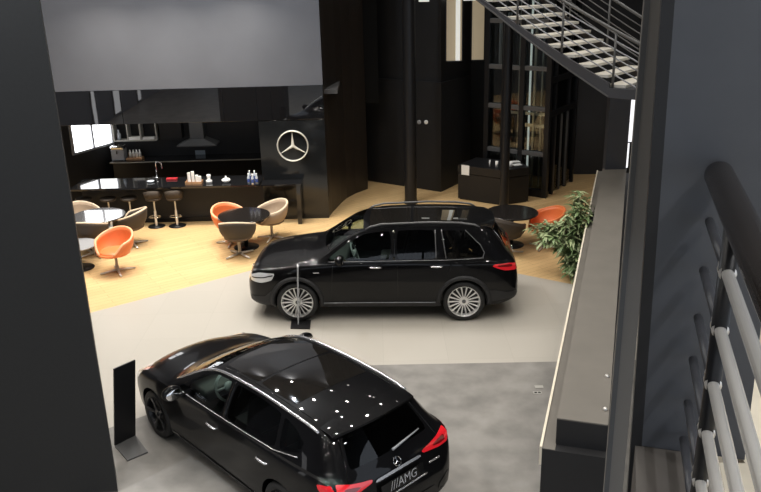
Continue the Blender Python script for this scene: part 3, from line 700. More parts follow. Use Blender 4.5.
for rr_ in (SR+0.03, SI-0.03):
    for hh in (0.16, 0.31, 0.46, 0.61, 0.76):
        bm = B(); pts = [sp_(t, rr_, zA - dz*(t-th0)/dth + hh) for t in np.linspace(th0-dth*2.2, th1+dth*1.4, 26)]
        tube(bm, pts, 0.014, 8); obj('railing_bar', bm, 'grey' if rr_ > SI+0.5 else 'grey_metal', st, True)
    bm = B(); pts = [sp_(t, rr_, zA - dz*(t-th0)/dth + 0.93) for t in np.linspace(th0-dth*2.2, th1+dth*1.4, 26)]
    tube(bm, pts, 0.030, 10); obj('handrail', bm, 'grey_metal', st, True)
    for k in (-1.5, 1.6, 4.7, 7.8):
        t = th0 + dth*k; zc = zA - dz*k
        bm = B(); tube(bm, [sp_(t, rr_, zc-0.1), sp_(t, rr_, zc+0.93)], 0.024, 10); obj('baluster', bm, 'grey_metal', st, True)
# landing at the bottom carried by a pier
bm = B(); arc = [(r*math.cos(a), r*math.sin(a)) for r, a in [(SR+0.06, th1-dth*0.36+i*0.02) for i in range(5)]] + [(SI*math.cos(a), SI*math.sin(a)) for a in (th1-dth*0.36+0.08, th1-dth*0.36)]
prism(bm, arc, zB-0.235, zB-0.055); obj('landing', bm, 'stringer', st)
bm = B(); a = at(608, 130, 16.95); b = at(629, 130, 16.95); box(bm, ((a.x+b.x)/2-SC.x, 17.05-SC.y, 1.5), (b.x-a.x, 0.2, 3.0)); obj('pier', bm, 'stringer', st)

# ---- railing in the right foreground
rl = thing('stair_railing', 'foreground railing with thick dark handrail and round stainless bars', 'railing', (1.0, 2.30, 4.19))
D3 = Vector((0.2765, 0.961, 0))
def rp(s, z): return Vector((0, 0, z-4.19)) - D3*s
bm = B(); tube(bm, [rp(-0.01, 5.175)+Vector((0.012, 0, 0)), rp(3.2, 5.175)+Vector((0.012, 0, 0))], 0.042, 28); obj('handrail', bm, 'bronze', rl, True)
for k, z in enumerate((5.03, 4.87, 4.71, 4.56, 4.40, 4.26)):
    bm = B(); tube(bm, [rp(-0.01, z), rp(0.36, z)], 0.014, 14); obj('shaded_bar_end', bm, 'stringer', rl, True)  # bar ends near the wall, dark colour stands in for subtle shadow
    bm = B(); tube(bm, [rp(0.36, z), rp(3.2, z)], 0.0155, 16); obj('railing_bar', bm, 'bar_steel', rl, True)
    bm = B(); tube(bm, [rp(0.395, z), rp(0.435, z)], 0.022, 16); obj('joint_collar', bm, 'steel', rl, True)
bm = B(); tube(bm, [rp(0.42, 5.18)+Vector((0.0, 0, 0)), rp(0.42, 3.97)], 0.022, 20); obj('post', bm, 'black_metal', rl, True)

# ---- display stands by the cars
def stand(label, corners, ph, pw, m_panel, m_base, panel_edge, lean=0.0):
    c = sum((Vector(p) for p in corners), Vector((0, 0)))/4
    t = thing('display_stand', label, 'stand', (c.x, c.y, 0))
    bm = B(); prism(bm, [tuple(Vector(p)-c) for p in corners], 0.0, 0.02); obj('base_plate', bm, m_base, t)
    a, b = [Vector(p)-c for p in panel_edge]; d = (b-a).normalized(); n = Vector((-d.y, d.x))*pw
    bm = B(); prism(bm, [tuple(a), tuple(b), tuple(b+n), tuple(a+n)], 0.02, ph)
    for v in bm.verts: v.co.x += lean*v.co.z
    obj('panel', bm, m_panel, t)
    return t
def g2(x, y): p = gnd(x, y); return (p.x, p.y)
sc_ = [g2(115, 447), g2(135.6, 436.5), g2(148, 453), g2(127.6, 461.5)]
stand('black upright display panel on a steel base plate beside the nearest car', sc_, 1.12, 0.02, 'black_metal', 'grey_metal', (sc_[0], sc_[1]), 0.125)
sc_ = [g2(290.5, 329), g2(291.5, 320.5), g2(311, 321), g2(310, 329.5)]
pa = gnd(299, 325.5); pb = gnd(298.0, 320.5)
stand('slim clear display panel on a black base in front of the side-on car front wheel', sc_, 1.06, 0.022, 'acrylic', 'black_metal', ((pa.x, pa.y), (pa.x-0.02, pa.y+0.16)), 0.05)

# ---- floor socket plates
for k, (px, py) in enumerate(((539, 387), (537.5, 393))):
    p = gnd(px, py); bm = B(); box(bm, (0, 0, 0.004), (0.12, 0.075, 0.008), bev=0.002); 
    o = tag(obj('floor_socket', bm, 'shelfwood', None, False, p), ('plain pale floor plate, the farther of two by the ledge' if k == 0 else 'pale floor socket plate with two dark outlets, nearer the camera'), 'floor socket')
    if k:
        bm = B()
        for s in (-1, 1): box(bm, (s*0.026, 0.0, 0.009), (0.035, 0.03, 0.004))
        obj('outlet', bm, 'black_metal', o)

# ---- plant
pl_ = thing('potted_plant', 'tall leafy green plant in a pot beside the ledge at right', 'plant', (3.74, 14.30, 0))
bm = B(); lathe(bm, [(0, 0), (0.12, 0), (0.15, 0.26), (0.155, 0.28), (0.14, 0.28), (0.135, 0.25), (0, 0.25)], 28); obj('pot', bm, 'pot', pl_, autosmooth=40)
bm = B(); lathe(bm, [(0.136, 0.252), (0.08, 0.258), (0, 0.26)], 20); obj('soil', bm, 'soil', pl_, True)
stems = B(); leaves = B()
def leaf(bm, p, d, L, w, mi):
    d = d.normalized(); s = d.cross(Vector((0, 0, 1)));
    if s.length < 1e-3: s = Vector((1, 0, 0))
    s.normalize(); u = s.cross(d); prev = None
    for i in range(5):
        t = i/4; c = p + d*L*t + Vector((0, 0, -L*0.35*t*t)); ww = w*math.sin(PI*min(1, 0.12+0.88*t))**0.8 if i < 4 else 0.001
        row = (bm.verts.new(c - s*ww + u*0.15*ww), bm.verts.new(c), bm.verts.new(c + s*ww + u*0.15*ww))
        if prev:
            for k in range(2):
                f = bm.faces.new((prev[k], prev[k+1], row[k+1], row[k])); f.material_index = mi; f.smooth = True
        prev = row
targets = []
for k in range(84):
    u = rnd.random()
    if k < 46: tx, ty, tz = rnd.uniform(-0.28, 0.36), rnd.uniform(-0.3, 0.3), rnd.uniform(0.55, 1.62)
    else: tx, ty, tz = rnd.uniform(-0.80, -0.15), rnd.uniform(-0.10, 0.35), rnd.uniform(0.62, 1.02)
    if k >= 64: tx, ty, tz = rnd.uniform(-0.22, 0.20), rnd.uniform(-0.38, -0.12), rnd.uniform(0.05, 0.55)
    if tz > 1.3: tx *= 0.6
    if tz < 1.15: tx = min(tx, rnd.uniform(-0.08, 0.02))
    targets.append(Vector((tx, ty, tz)))
for tgt in targets:
    base = Vector((rnd.uniform(-0.1, 0.1), rnd.uniform(-0.1, 0.1), 0.25)); pts = []
    for i in range(8):
        t = i/7; p = base.lerp(tgt, t); p.z += 0.22*math.sin(PI*t)*(1 if tgt.x < -0.2 else 0.3)
        p.x -= (0.12*math.sin(PI*t) if tgt.x < -0.2 else 0); pts.append(p)
    tube(stems, pts, [0.012*(1-0.7*i/7) for i in range(8)], 6)
    for i in range(2, 8):
        for q in range(5):
            a = rnd.uniform(0, 2*PI); d = Vector((math.cos(a), math.sin(a), rnd.uniform(-0.3, 0.7)))
            leaf(leaves, pts[i]+Vector((rnd.uniform(-.03, .03), rnd.uniform(-.03, .03), rnd.uniform(-.03, .03))), d, rnd.uniform(0.14, 0.26), rnd.uniform(0.018, 0.034), 1 if (rnd.random() < 0.30 or tgt.x < -0.2 and rnd.random() < .5) else 0)
obj('stem', stems, 'stem', pl_, True); obj('foliage', leaves, ['leaf', 'leaf2'], pl_)

# ================================================================== CARS
def section(sp, x):
    w = sp['wmax'](x); zb = sp['zb'](x); zs = sp['zs'](x); zbl = sp['zbelt'](x); wb = sp['wbelt'](x)
    zt = sp['zt'](x); ze = sp['zte'](x); wt = sp['wt'](x)
    zs = min(zs, zbl-0.06); ze = max(ze, zbl+0.004); zt = max(zt, ze+0.002); wb = min(wb, w-0.002); wt = min(wt, wb-0.01)
    L = lambda a, b, t: a+(b-a)*t
    P = [(0, zb), (0.45*w, zb), (0.80*w, zb), (0.915*w, zb+0.012), (0.955*w, zb+0.05), (0.972*w, L(zb, zs, 0.25)), (0.985*w, L(zb, zs, 0.5)), (0.996*w, L(zb, zs, 0.78)), (w, zs),
         (L(w, wb, 0.03), L(zs, zbl, 0.28)), (L(w, wb, 0.09), L(zs, zbl, 0.56)), (L(w, wb, 0.18), L(zs, zbl, 0.76)), (L(w, wb, 0.33), L(zs, zbl, 0.90)), (L(w, wb, 0.58), L(zs, zbl, 0.975)), (wb, zbl)]
    for t in (0.12, 0.3, 0.5, 0.7, 0.86):
        bul = 0.018*math.sin(PI*t)*min(1, (ze-zbl)/0.3)
        P.append((L(wb, wt, t)+bul, L(zbl, ze, t)))
    P.append((wt, ze))
    for t in (0.955, 0.88, 0.75, 0.55, 0.3, 0.0):
        P.append((wt*t, ze + (zt-ze)*(1-t**2.4)))
    return P
def car_body(sp):
    Ln = sp['L']
    xs = [0, .006, .014, .024, .036, .05, .065, .08, .10, .12, .14, .165, .19, .22, .25, .28, .31, .34, .37, .41, .46]
    x = 0.52
    while x < Ln-0.5: xs.append(x); x += 0.06
    xs += [Ln-v for v in (.46, .40, .35, .30, .26, .22, .185, .155, .13, .105, .085, .065, .05, .036, .024, .014, .006, 0)]
    bm = B(); rings = []
    for x in xs:
        P = section(sp, x)
        full = P + [(-y, z) for y, z in P[-2:0:-1]]
        xm = x - sp.get('tail', 0)*max(0, 1-x/0.42)
        rings.append([bm.verts.new((xm, y, z)) for y, z in full])
    n = len(rings[0])
    for a, b in zip(rings, rings[1:]):
        for i in range(n): bm.faces.new((a[i], a[(i+1) % n], b[(i+1) % n], b[i]))
    # end caps as fans of quads between the two sides
    for rg in (rings[0], rings[-1]):
        h = n//2
        for i in range(h):
            a, b, c, d = rg[i], rg[i+1], rg[(n-i-1) % n], rg[(n-i) % n]
            vs = []
            for v in (a, b, c, d):
                if v not in vs: vs.append(v)
            if len(vs) >= 3: bm.faces.new(vs)
    bmesh.ops.recalc_face_normals(bm, faces=bm.faces[:])
    return bm
def cabin(sp, x0, x1, floor_z):
    bm = B(); rings = []
    xs = np.linspace(x0, x1, 26)
    for x in xs:
        zt = sp['zt'](x); ze = sp['zte'](x); wt = sp['wt'](x); wb = sp['wbelt'](x); zbl = sp['zbelt'](x)
        zc = max(zt-0.05, floor_z+0.12); zee = max(min(ze-0.035, zc-0.01), floor_z+0.10)
        zbb = min(zbl, zee-0.03)
        P = [(0, floor_z), (wb-0.10, floor_z), (wb-0.07, zbb), (max(wt-0.045, 0.2), zee), (wt*0.6, zee+(zc-zee)*0.7), (0, zc)]
        full = P + [(-y, z) for y, z in P[-2:0:-1]]
        rings.append([bm.verts.new((x, y, z)) for y, z in full])
    n = len(rings[0])
    for a, b in zip(rings, rings[1:]):
        for i in range(n): bm.faces.new((a[i], a[(i+1) % n], b[(i+1) % n], b[i]))
    bm.faces.new(rings[0][::-1]); bm.faces.new(rings[-1])
    bmesh.ops.recalc_face_normals(bm, faces=bm.faces[:])
    return bm
def ext_poly(pts2, f0, f1):
    bm = B(); a = [bm.verts.new(f0(p)) for p in pts2]; b = [bm.verts.new(f1(p)) for p in pts2]; n = len(a)
    bm.faces.new(a[::-1]); bm.faces.new(b)
    for i in range(n): bm.faces.new((a[i], a[(i+1) % n], b[(i+1) % n], b[i]))
    bmesh.ops.recalc_face_normals(bm, faces=bm.faces[:])
    return bm
def temp(bm):
    me = bpy.data.meshes.new('tmp'); bm.to_mesh(me); bm.free(); o = bpy.data.objects.new('tmp', me); COL.objects.link(o); return o
def bool_cut(o, cutters):
    for c in cutters:
        md = o.modifiers.new('cut', 'BOOLEAN'); md.operation = 'DIFFERENCE'; md.solver = 'EXACT'; md.object = c
    dg = bpy.context.evaluated_depsgraph_get(); dg.update()
    me = bpy.data.meshes.new_from_object(o.evaluated_get(dg))
    o.modifiers.clear(); old = o.data; o.data = me
    for c in cutters:
        m = c.data; bpy.data.objects.remove(c); bpy.data.meshes.remove(m)
def clip(poly, ax, val, keep_greater):
    out = []; n = len(poly)
    for i in range(n):
        a, b = poly[i], poly[(i+1) % n]
        ia = (a[ax] >= val) == keep_greater or a[ax] == val; ib = (b[ax] >= val) == keep_greater or b[ax] == val
        if ia: out.append(a)
        if ia != ib:
            t = (val-a[ax])/(b[ax]-a[ax]); out.append((a[0]+(b[0]-a[0])*t, a[1]+(b[1]-a[1])*t))
    return out
class Car:
    def __init__(s, sp, root):
        s.sp = sp; s.root = root; s.bm = car_body(sp); s.bvh = BVHTree.FromBMesh(s.bm); s.off = sp['pivot']
    def hit(s, plane, p, side=1):
        if plane == 'side': o, d = Vector((p[0], 3*side, p[1])), Vector((0, -side, 0))
        elif plane == 'top': o, d = Vector((p[0], p[1], 4)), Vector((0, 0, -1))
        elif plane == 'rear': o, d = Vector((-3, p[0], p[1])), Vector((1, 0, 0))
        else: o, d = Vector((9, p[0], p[1])), Vector((-1, 0, 0))
        h = s.bvh.ray_cast(o, d)
        if h[0] is None:
            h = s.bvh.find_nearest(o + d*(2.2 if plane == 'side' else 3))
        return h[0], h[1]
    def P(s, v): return Vector((v[0]-s.off, v[1], v[2]))
    def patch(s, name, m, plane, poly, side=1, off=0.004, cell=0.05, parent=None, thick=0.0):
        xs = [p[0] for p in poly]; ys = [p[1] for p in poly]; bm = B()
        nx = max(1, int((max(xs)-min(xs))/cell)+1); ny = max(1, int((max(ys)-min(ys))/cell)+1)
        gx = np.linspace(min(xs)-1e-4, max(xs)+1e-4, nx+1); gy = np.linspace(min(ys)-1e-4, max(ys)+1e-4, ny+1)
        for i in range(nx):
            st_ = clip(clip(poly, 0, gx[i], True), 0, gx[i+1], False)
            if len(st_) < 3: continue
            for j in range(ny):
                c = clip(clip(st_, 1, gy[j], True), 1, gy[j+1], False)
                if len(c) < 3: continue
                vs = []
                for p in c:
                    q, n = s.hit(plane, p, side); v = s.P(q + n*off)
                    vs.append(bm.verts.new(v))
                try: bm.faces.new(vs)
                except ValueError: pass
        bmesh.ops.remove_doubles(bm, verts=bm.verts[:], dist=2e-4)
        if thick:
            r = bmesh.ops.solidify(bm, geom=bm.faces[:], thickness=thick)
        return obj(name, bm, m, parent or s.root, True)
    def edge(s, name, m, xs, fy, fz, r, side=1, dy=0.0, dz=0.0):
        P3 = [Vector((x-s.off, side*(fy(x)+dy), fz(x)+dz)) for x in xs]
        bm = B(); tube(bm, P3, r, 8); return obj(name, bm, m, s.root, True)
    def strip(s, name, m, plane, line, r, side=1, off=0.002, n=12, parent=None, flat=1.0):
        pts = []
        for a, b in zip(line, line[1:]):
            for k in range(n): t = k/n; pts.append((a[0]+(b[0]-a[0])*t, a[1]+(b[1]-a[1])*t))
        pts.append(line[-1]); P3 = []
        for p in pts: q, nn = s.hit(plane, p, side); P3.append(s.P(q + nn*off))
        bm = B(); tube(bm, P3, r, 8, flat=flat); return obj(name, bm, m, parent or s.root, True)

def make_wheel(parent, pos, side, R, width, rimR, spokes, rim_m, twin):
    # the alloy is the wheel's own mesh, the tyre and hub cap its pieces
    bm = B(); c = (0, 0, 0); o = side*width/2
    # barrel
    lathe(bm, [(rimR*0.97, o*0.96), (rimR, o*0.98), (rimR*0.95, o*0.86), (rimR*0.90, o*0.5), (rimR*0.90, -o)], 48, axis='Y')
    lathe(bm, [(0, o*0.30), (rimR*0.90, o*0.30)], 48, axis='Y', mi=1)
    lathe(bm, [(0, o*0.80), (rimR*0.26, o*0.76), (rimR*0.28, o*0.62), (rimR*0.20, o*0.4)], 32, axis='Y')
    for k in range(spokes):
        a = 2*PI*k/spokes
        for dd in ((-0.06, 0.06) if twin else (0,)):
            a2 = a+dd
            p0 = Vector((math.cos(a)*rimR*0.20, o*0.70, math.sin(a)*rimR*0.20)); p1 = Vector((math.cos(a2)*rimR*0.6, o*0.80, math.sin(a2)*rimR*0.6)); p2 = Vector((math.cos(a2)*rimR*0.95, o*0.93, math.sin(a2)*rimR*0.95))
            wsp = 0.011 if twin else (0.012 if spokes > 10 else 0.026)
            tube(bm, [p0, p1, p2], [wsp*0.8, wsp, wsp*1.3], 6)
    w = obj('wheel', bm, [rim_m, 'rim_dark'], parent, autosmooth=35, loc=pos)
    bm = B(); hw = width/2
    lathe(bm, [(rimR*0.98, -hw*0.9), (R*0.93, -hw*1.0), (R*0.985, -hw*0.8), (R, -hw*0.5), (R, hw*0.5), (R*0.985, hw*0.8), (R*0.93, hw*1.0), (rimR*0.98, hw*0.9)], 56, axis='Y')
    obj('tire', bm, 'rubber', w, True)
    bm = B(); lathe(bm, [(0, o*0.86), (rimR*0.12, o*0.85), (rimR*0.125, o*0.78)], 24, axis='Y'); obj('hub_cap', bm, 'black_metal' if rim_m == 'rim_dark' else 'grey_metal', w, True)
    return w
def mirror(car, x, y, z, side):
    bm = B()
    bmesh.ops.create_uvsphere(bm, u_segments=20, v_segments=12, radius=1.0)
    for v in bm.verts:
        v.co.x *= 0.10 if v.co.x > 0 else 0.05; v.co.y *= 0.13; v.co.z *= 0.092
    bmesh.ops.transform(bm, matrix=Matrix.Translation((x-car.off, (y+0.05)*side, z+0.05)), verts=bm.verts[:])
    o = obj('side_mirror', bm, 'paint', car.root, True)
    bm = B(); tube(bm, [(x-car.off+0.0, (y-0.12)*side, z-0.03), (x-car.off, (y-0.02)*side, z+0.0)], [0.03, 0.025], 10, flat=0.6); obj('mirror_arm', bm, 'gloss_black', o, True)
    bm = B(); lathe(bm, [(0, 0), (0.070, 0), (0.072, 0.004)], 24, axis='X'); 
    for v in bm.verts: v.co.y *= 1.45
    bmesh.ops.transform(bm, matrix=Matrix.Translation((x-car.off-0.052, (y+0.05)*side, z+0.05)), verts=bm.verts[:]); obj('mirror_glass', bm, 'chrome', o, True)
def handle(car, x, z, side, m='satin'):
    q, n = car.hit('side', (x, z), side); p = car.P(q)
    bm = B(); tube(bm, [(p.x-0.10, p.y-0.005*side, p.z), (p.x-0.08, p.y+0.028*side, p.z+0.003), (p.x, p.y+0.034*side, p.z+0.005), (p.x+0.08, p.y+0.028*side, p.z+0.003), (p.x+0.10, p.y-0.005*side, p.z)], [0.010, 0.014, 0.015, 0.014, 0.010], 10); obj('door_handle', bm, m, car.root, True)
def seats(car, rows, z):
    for (x, ys) in rows:
        for y in ys:
            bm = B(); w = 0.48
            box(bm, (x-car.off+0.12, y, z+0.08), (0.50, w, 0.16), bev=0.05)
            box(bm, (x-car.off-0.16, y, z+0.40), (0.14, w, 0.56), bev=0.05, rot=Matrix.Rotation(math.radians(-14), 4, 'Y'))
            s_ = obj('seat', bm, 'interior', car.root, True)
            bm = B(); box(bm, (x-car.off-0.255, y, z+0.755), (0.09, 0.26, 0.17), bev=0.04, rot=Matrix.Rotation(math.radians(-10), 4, 'Y')); obj('headrest', bm, 'interior', s_, True)
def steering(car, x, y, z):
    bm = B(); lathe(bm, [(0.165, -0.013), (0.18, 0), (0.195, -0.0), (0.18, 0.015), (0.165, -0.013)], 32, axis='X')
    lathe(bm, [(0, 0.02), (0.06, 0.015), (0.06, -0.03), (0, -0.03)], 20, axis='X')
    for a in (0, PI, -PI/2): tube(bm, [(0, 0.04*math.cos(a), 0.04*math.sin(a)), (0, 0.17*math.cos(a), 0.17*math.sin(a))], 0.016, 6)
    bmesh.ops.transform(bm, matrix=Matrix.Translation((x-car.off, y, z)) @ Matrix.Rotation(math.radians(22), 4, 'Y'), verts=bm.verts[:])
    obj('steering_wheel', bm, 'grey', car.root, True)
def text_mesh(body, size):
    cu = bpy.data.curves.new('t', 'FONT'); cu.body = body; cu.size = size; cu.extrude = 0.001; cu.align_x = 'CENTER'; cu.align_y = 'CENTER'; cu.shear = 0.2
    o = bpy.data.objects.new('t', cu); COL.objects.link(o)
    dg = bpy.context.evaluated_depsgraph_get(); dg.update(); me = bpy.data.meshes.new_from_object(o.evaluated_get(dg))
    bm = B(); bm.from_mesh(me); bpy.data.objects.remove(o); bpy.data.curves.remove(cu); bpy.data.meshes.remove(me); return bm

def build_car(name, label, sp, loc, rz, group='black cars on display'):
    root = thing(name, label, 'car', loc, rz, group)
    car = Car(sp, root)
    # body with wheel wells, hollow cabin and window openings
    body = temp(car.bm.copy()); cut = []
    for ax in sp['axles']:
        for s in (-1, 1):
            bm = B(); lathe(bm, [(0, 0.56*s), (sp['archR'], 0.56*s), (sp['archR'], 1.2*s), (0, 1.2*s)], 40, c=(ax, 0, sp['wheelR']+0.012), axis='Y'); bmesh.ops.recalc_face_normals(bm, faces=bm.faces[:]); cut.append(temp(bm))
    cut.append(temp(cabin(sp, *sp['cabin'])))
    for pts, m in sp['side_windows']:
        pr = rounded(pts, 0.08, 2)
        for s in (-1, 1): cut.append(temp(ext_poly(pr, lambda p: (p[0], 0.30*s, p[1]), lambda p: (p[0], 1.2*s, p[1]))))
    wsp = rounded(sp['windshield'], 0.06, 2); cut.append(temp(ext_poly(wsp, lambda p: (p[0], p[1], sp['ws_z']), lambda p: (p[0], p[1], 2.2))))
    rwp = rounded(sp['rear_window'], 0.08, 2); cut.append(temp(ext_poly(rwp, lambda p: (-0.3, p[0], p[1]), lambda p: (sp['cabin'][0]+0.15, p[0], p[1]))))
    bool_cut(body, cut)
    me = body.data
    for v in me.vertices: v.co.x -= sp['pivot']
    me.materials.clear(); me.materials.append(MAT['paint'])
    me.polygons.foreach_set('use_smooth', [True]*len(me.polygons)); me.set_sharp_from_angle(angle=math.radians(32))
    body.name = 'body'; me.name = 'body'; body.parent = root
    # glazing
    for pts, m in sp['side_windows']:
        for s in (1, -1): car.patch('side_window', m, 'side', rounded(pts, 0.08, 2), s, 0.0005, 0.07)
    car.patch('windshield', 'glass', 'top', wsp, off=0.0005, cell=0.09)
    car.patch('rear_window', 'privacy', 'rear', rwp, off=0.0005, cell=0.08)
    for p in sp['roof_glass']: car.patch('roof_glass', 'pano', 'top', rounded(p, 0.05, 2), off=0.003, cell=0.08)
    # wheels
    for ax in sp['axles']:
        for s in (1, -1):
            make_wheel(root, (ax-sp['pivot'], s*(sp['track']), sp['wheelR']), s, sp['wheelR'], 0.225, sp['rimR'], sp['spokes'], sp['rim_m'], sp['twin'])
    for s in (1, -1):
        mirror(car, *sp['mirror'], s)
        for x, z in sp['handles']: handle(car, x, z, s)
    seats(car, sp['seats'], sp['seat_z']); steering(car, *sp['steer'])
    bm = B(); box(bm, (sp['dash'][0]-sp['pivot'], 0, sp['dash'][1]), (0.40, 1.30, 0.16), bev=0.05); obj('dashboard', bm, 'interior', root, True)
    return root, car

# ---------------- hatchback in the foreground
T = pchip
hatch = dict(tail=0.10, L=4.42, pivot=2.2, axles=(0.85, 3.58), wheelR=0.325, archR=0.362, rimR=0.245, track=0.775, spokes=5, twin=True, rim_m='rim_dark',
  wmax=T([(0, .62), (.03, .74), (.08, .81), (.18, .855), (.4, .885), (.9, .896), (2.2, .888), (3.5, .896), (3.85, .885), (4.1, .84), (4.25, .77), (4.35, .68), (4.42, .50)]),
  zb=T([(0, .32), (.25, .22), (.8, .17), (3.6, .17), (4.2, .19), (4.42, .24)]),
  zs=T([(0, .48), (.2, .58), (.8, .66), (2.2, .64), (3.6, .62), (4.2, .52), (4.42, .42)]),
  zbelt=T([(0, .60), (.02, .66), (.05, .82), (.085, .93), (.15, .985), (.3, 1.005), (.8, .985), (1.5, .965), (2.2, .935), (3.0, .905), (3.3, .89), (3.7, .845), (4.0, .78), (4.2, .71), (4.33, .63), (4.42, .53)]),
  wbelt=T([(0, .54), (.05, .69), (.1, .75), (.2, .79), (.5, .82), (.9, .83), (2, .845), (3, .84), (3.4, .825), (3.8, .78), (4.1, .70), (4.3, .58), (4.42, .44)]),
  zt=T([(0, .62), (.02, .66), (.045, .80), (.07, .90), (.11, .985), (.17, 1.10), (.25, 1.235), (.33, 1.345), (.39, 1.382), (.5, 1.398), (.9, 1.425), (1.5, 1.44), (2.0, 1.432), (2.35, 1.40), (2.6, 1.335), (2.9, 1.205), (3.2, 1.06), (3.36, .99), (3.5, .965), (3.8, .92), (4.05, .855), (4.22, .775), (4.34, .68), (4.42, .56)]),
  zte=T([(0, .61), (.045, .79), (.07, .885), (.11, .955), (.19, 1.06), (.30, 1.20), (.40, 1.30), (.5, 1.335), (.9, 1.375), (1.5, 1.392), (2.0, 1.378), (2.3, 1.345), (2.6, 1.255), (2.9, 1.105), (3.15, .965), (3.26, .92), (3.5, .885), (3.8, .84), (4.05, .77), (4.22, .70), (4.34, .62), (4.42, .54)]),
  wt=T([(0, .50), (.05, .62), (.11, .665), (.2, .66), (.35, .615), (.5, .61), (.9, .615), (1.5, .61), (2.1, .61), (2.4, .612), (2.7, .65), (3.0, .715), (3.2, .755), (3.4, .75), (3.8, .69), (4.1, .60), (4.3, .48), (4.42, .38)]),
  cabin=(0.55, 3.02, 0.60), ws_z=0.93,
  side_windows=[([(2.00, .975), (2.98, .945), (2.96, .985), (2.62, 1.195), (2.32, 1.305), (2.00, 1.338)], 'glass'), ([(1.90, .98), (1.90, 1.342), (1.45, 1.352), (1.05, 1.33), (.98, 1.01)], 'privacy'), ([(.92, 1.02), (.99, 1.318), (.80, 1.285), (.60, 1.20), (.62, 1.10)], 'privacy')],
  windshield=[(2.42, -.545), (2.46, 0), (2.42, .545), (2.98, .665), (3.04, .40), (3.08, 0), (3.04, -.40), (2.98, -.665)],
  rear_window=[(-.55, 1.035), (.55, 1.035), (.51, 1.16), (.455, 1.315), (-.455, 1.315), (-.51, 1.16)],
  roof_glass=[[(2.34, -.50), (2.36, 0), (2.34, .50), (1.66, .52), (1.66, -.52)], [(1.63, -.52), (1.63, .52), (0.98, .51), (0.98, -.51)]],
  mirror=(2.80, .955, .955), handles=[(2.14, .805), (1.13, .83)], seats=[(1.95, (.36, -.36)), (1.0, (.38, -.38))], seat_z=0.52, steer=(2.58, .36, .93), dash=(2.86, .84))
hx, hy, hr = -1.385, 8.66, 2.315
root, car = build_car('hatchback_car', 'glossy black hatchback nearest the camera seen from behind and above, red tail lights', hatch, (hx, hy, 0), hr)
for s in (1, -1):
    car.patch('taillight', 'red', 'rear', rounded([(s*.35, .895), (s*.37, .865), (s*.60, .84), (s*.74, .85), (s*.785, .93), (s*.76, .99), (s*.60, .945)], 0.12, 2), off=0.006, cell=0.03)
    car.patch('taillight_side', 'red', 'side', rounded([(.04, .86), (.045, .955), (.10, .985), (.25, .96), (.22, .91), (.12, .86)], 0.12, 2), s, 0.006, 0.03)
    car.patch('taillight_core', 'red_dark', 'rear', rounded([(s*.50, .885), (s*.62, .868), (s*.71, .88), (s*.71, .935), (s*.62, .922)], 0.15, 2), off=0.010, cell=0.03)
    car.patch('headlight', 'lamp', 'top', rounded([(3.90, s*.76), (4.05, s*.63), (4.24, s*.45), (4.34, s*.46), (4.29, s*.66), (4.12, s*.78)], 0.10, 2), off=0.005, cell=0.04)
    car.edge('roof_edge_highlight', 'satin', np.linspace(3.12, .48, 40), hatch['wt'], hatch['zte'], 0.018, s, 0.002, 0.0)  # silver tube stands in for the bright reflection along the roof edge
    car.patch('headlight_side', 'lamp', 'side', rounded([(3.98, .775), (4.02, .70), (4.22, .60), (4.27, .62), (4.22, .69), (4.08, .765)], 0.12, 2), s, 0.006, 0.03)
    car.strip('window_trim', 'satin', 'side', [(2.98, .925), (2.0, .955), (1.0, .99), (.62, 1.06)], 0.007, s, 0.002, 10)
    car.strip('pillar_trim', 'gloss_black', 'side', [(1.95, .965), (1.95, 1.35)], 0.03, s, -0.02, 8)
    car.strip('sill_trim', 'gloss_black', 'side', [(1.25, .26), (3.18, .25)], 0.022, s, -0.004, 8)
    car.patch('bumper_vent', 'gloss_black', 'rear', rounded([(s*.52, .36), (s*.70, .38), (s*.72, .52), (s*.64, .50), (s*.55, .44)], 0.12, 2), off=0.005, cell=0.04)
    car.strip('tailgate_seam', 'gloss_black', 'rear', [(s*.50, 1.30), (s*.60, 1.02), (s*.64, .93)], 0.006, 1, 0.0, 8)
    car.strip('roof_seam', 'gloss_black', 'top', [(.62, s*.53), (.98, s*.545), (2.3, s*.54)], 0.004, 1, 0.0, 8)
# spoiler over the rear window
bm = B(); N = 20; rows = []
for i in range(N+1):
    y = -.575 + 1.15*i/N; k = 1-(abs(y)/.575)**3
    q, n = car.hit('top', (.52, y)); zt_ = q.z
    xe = .235 + .08*(abs(y)/.575)**2.2; ze_ = 1.345 + .035*k - .02
    rows.append([bm.verts.new((x-2.2, y, z)) for x, z in ((.52, zt_+.004), (.38, (zt_*.45+ze_*.55)+.012), (xe, ze_+.006), (xe-.004, ze_-.016), (.36, ze_-.03), (.50, zt_-.05))])
for a, b in zip(rows, rows[1:]):
    for k in range(6): bm.faces.new((a[k], b[k], b[(k+1) % 6], a[(k+1) % 6]))
bm.faces.new(rows[0]); bm.faces.new(rows[-1][::-1]); obj('rear_spoiler', bm, 'paint', car.root, autosmooth=35)
# rear wiper
q0, n0 = car.hit('rear', (0.0, 1.035)); q1, n1 = car.hit('rear', (-.42, 1.075))
bm = B(); tube(bm, [car.P(q0+n0*.02), car.P(q1+n1*.025)], [0.014, 0.006], 8); obj('rear_wiper', bm, 'grey', car.root, True)
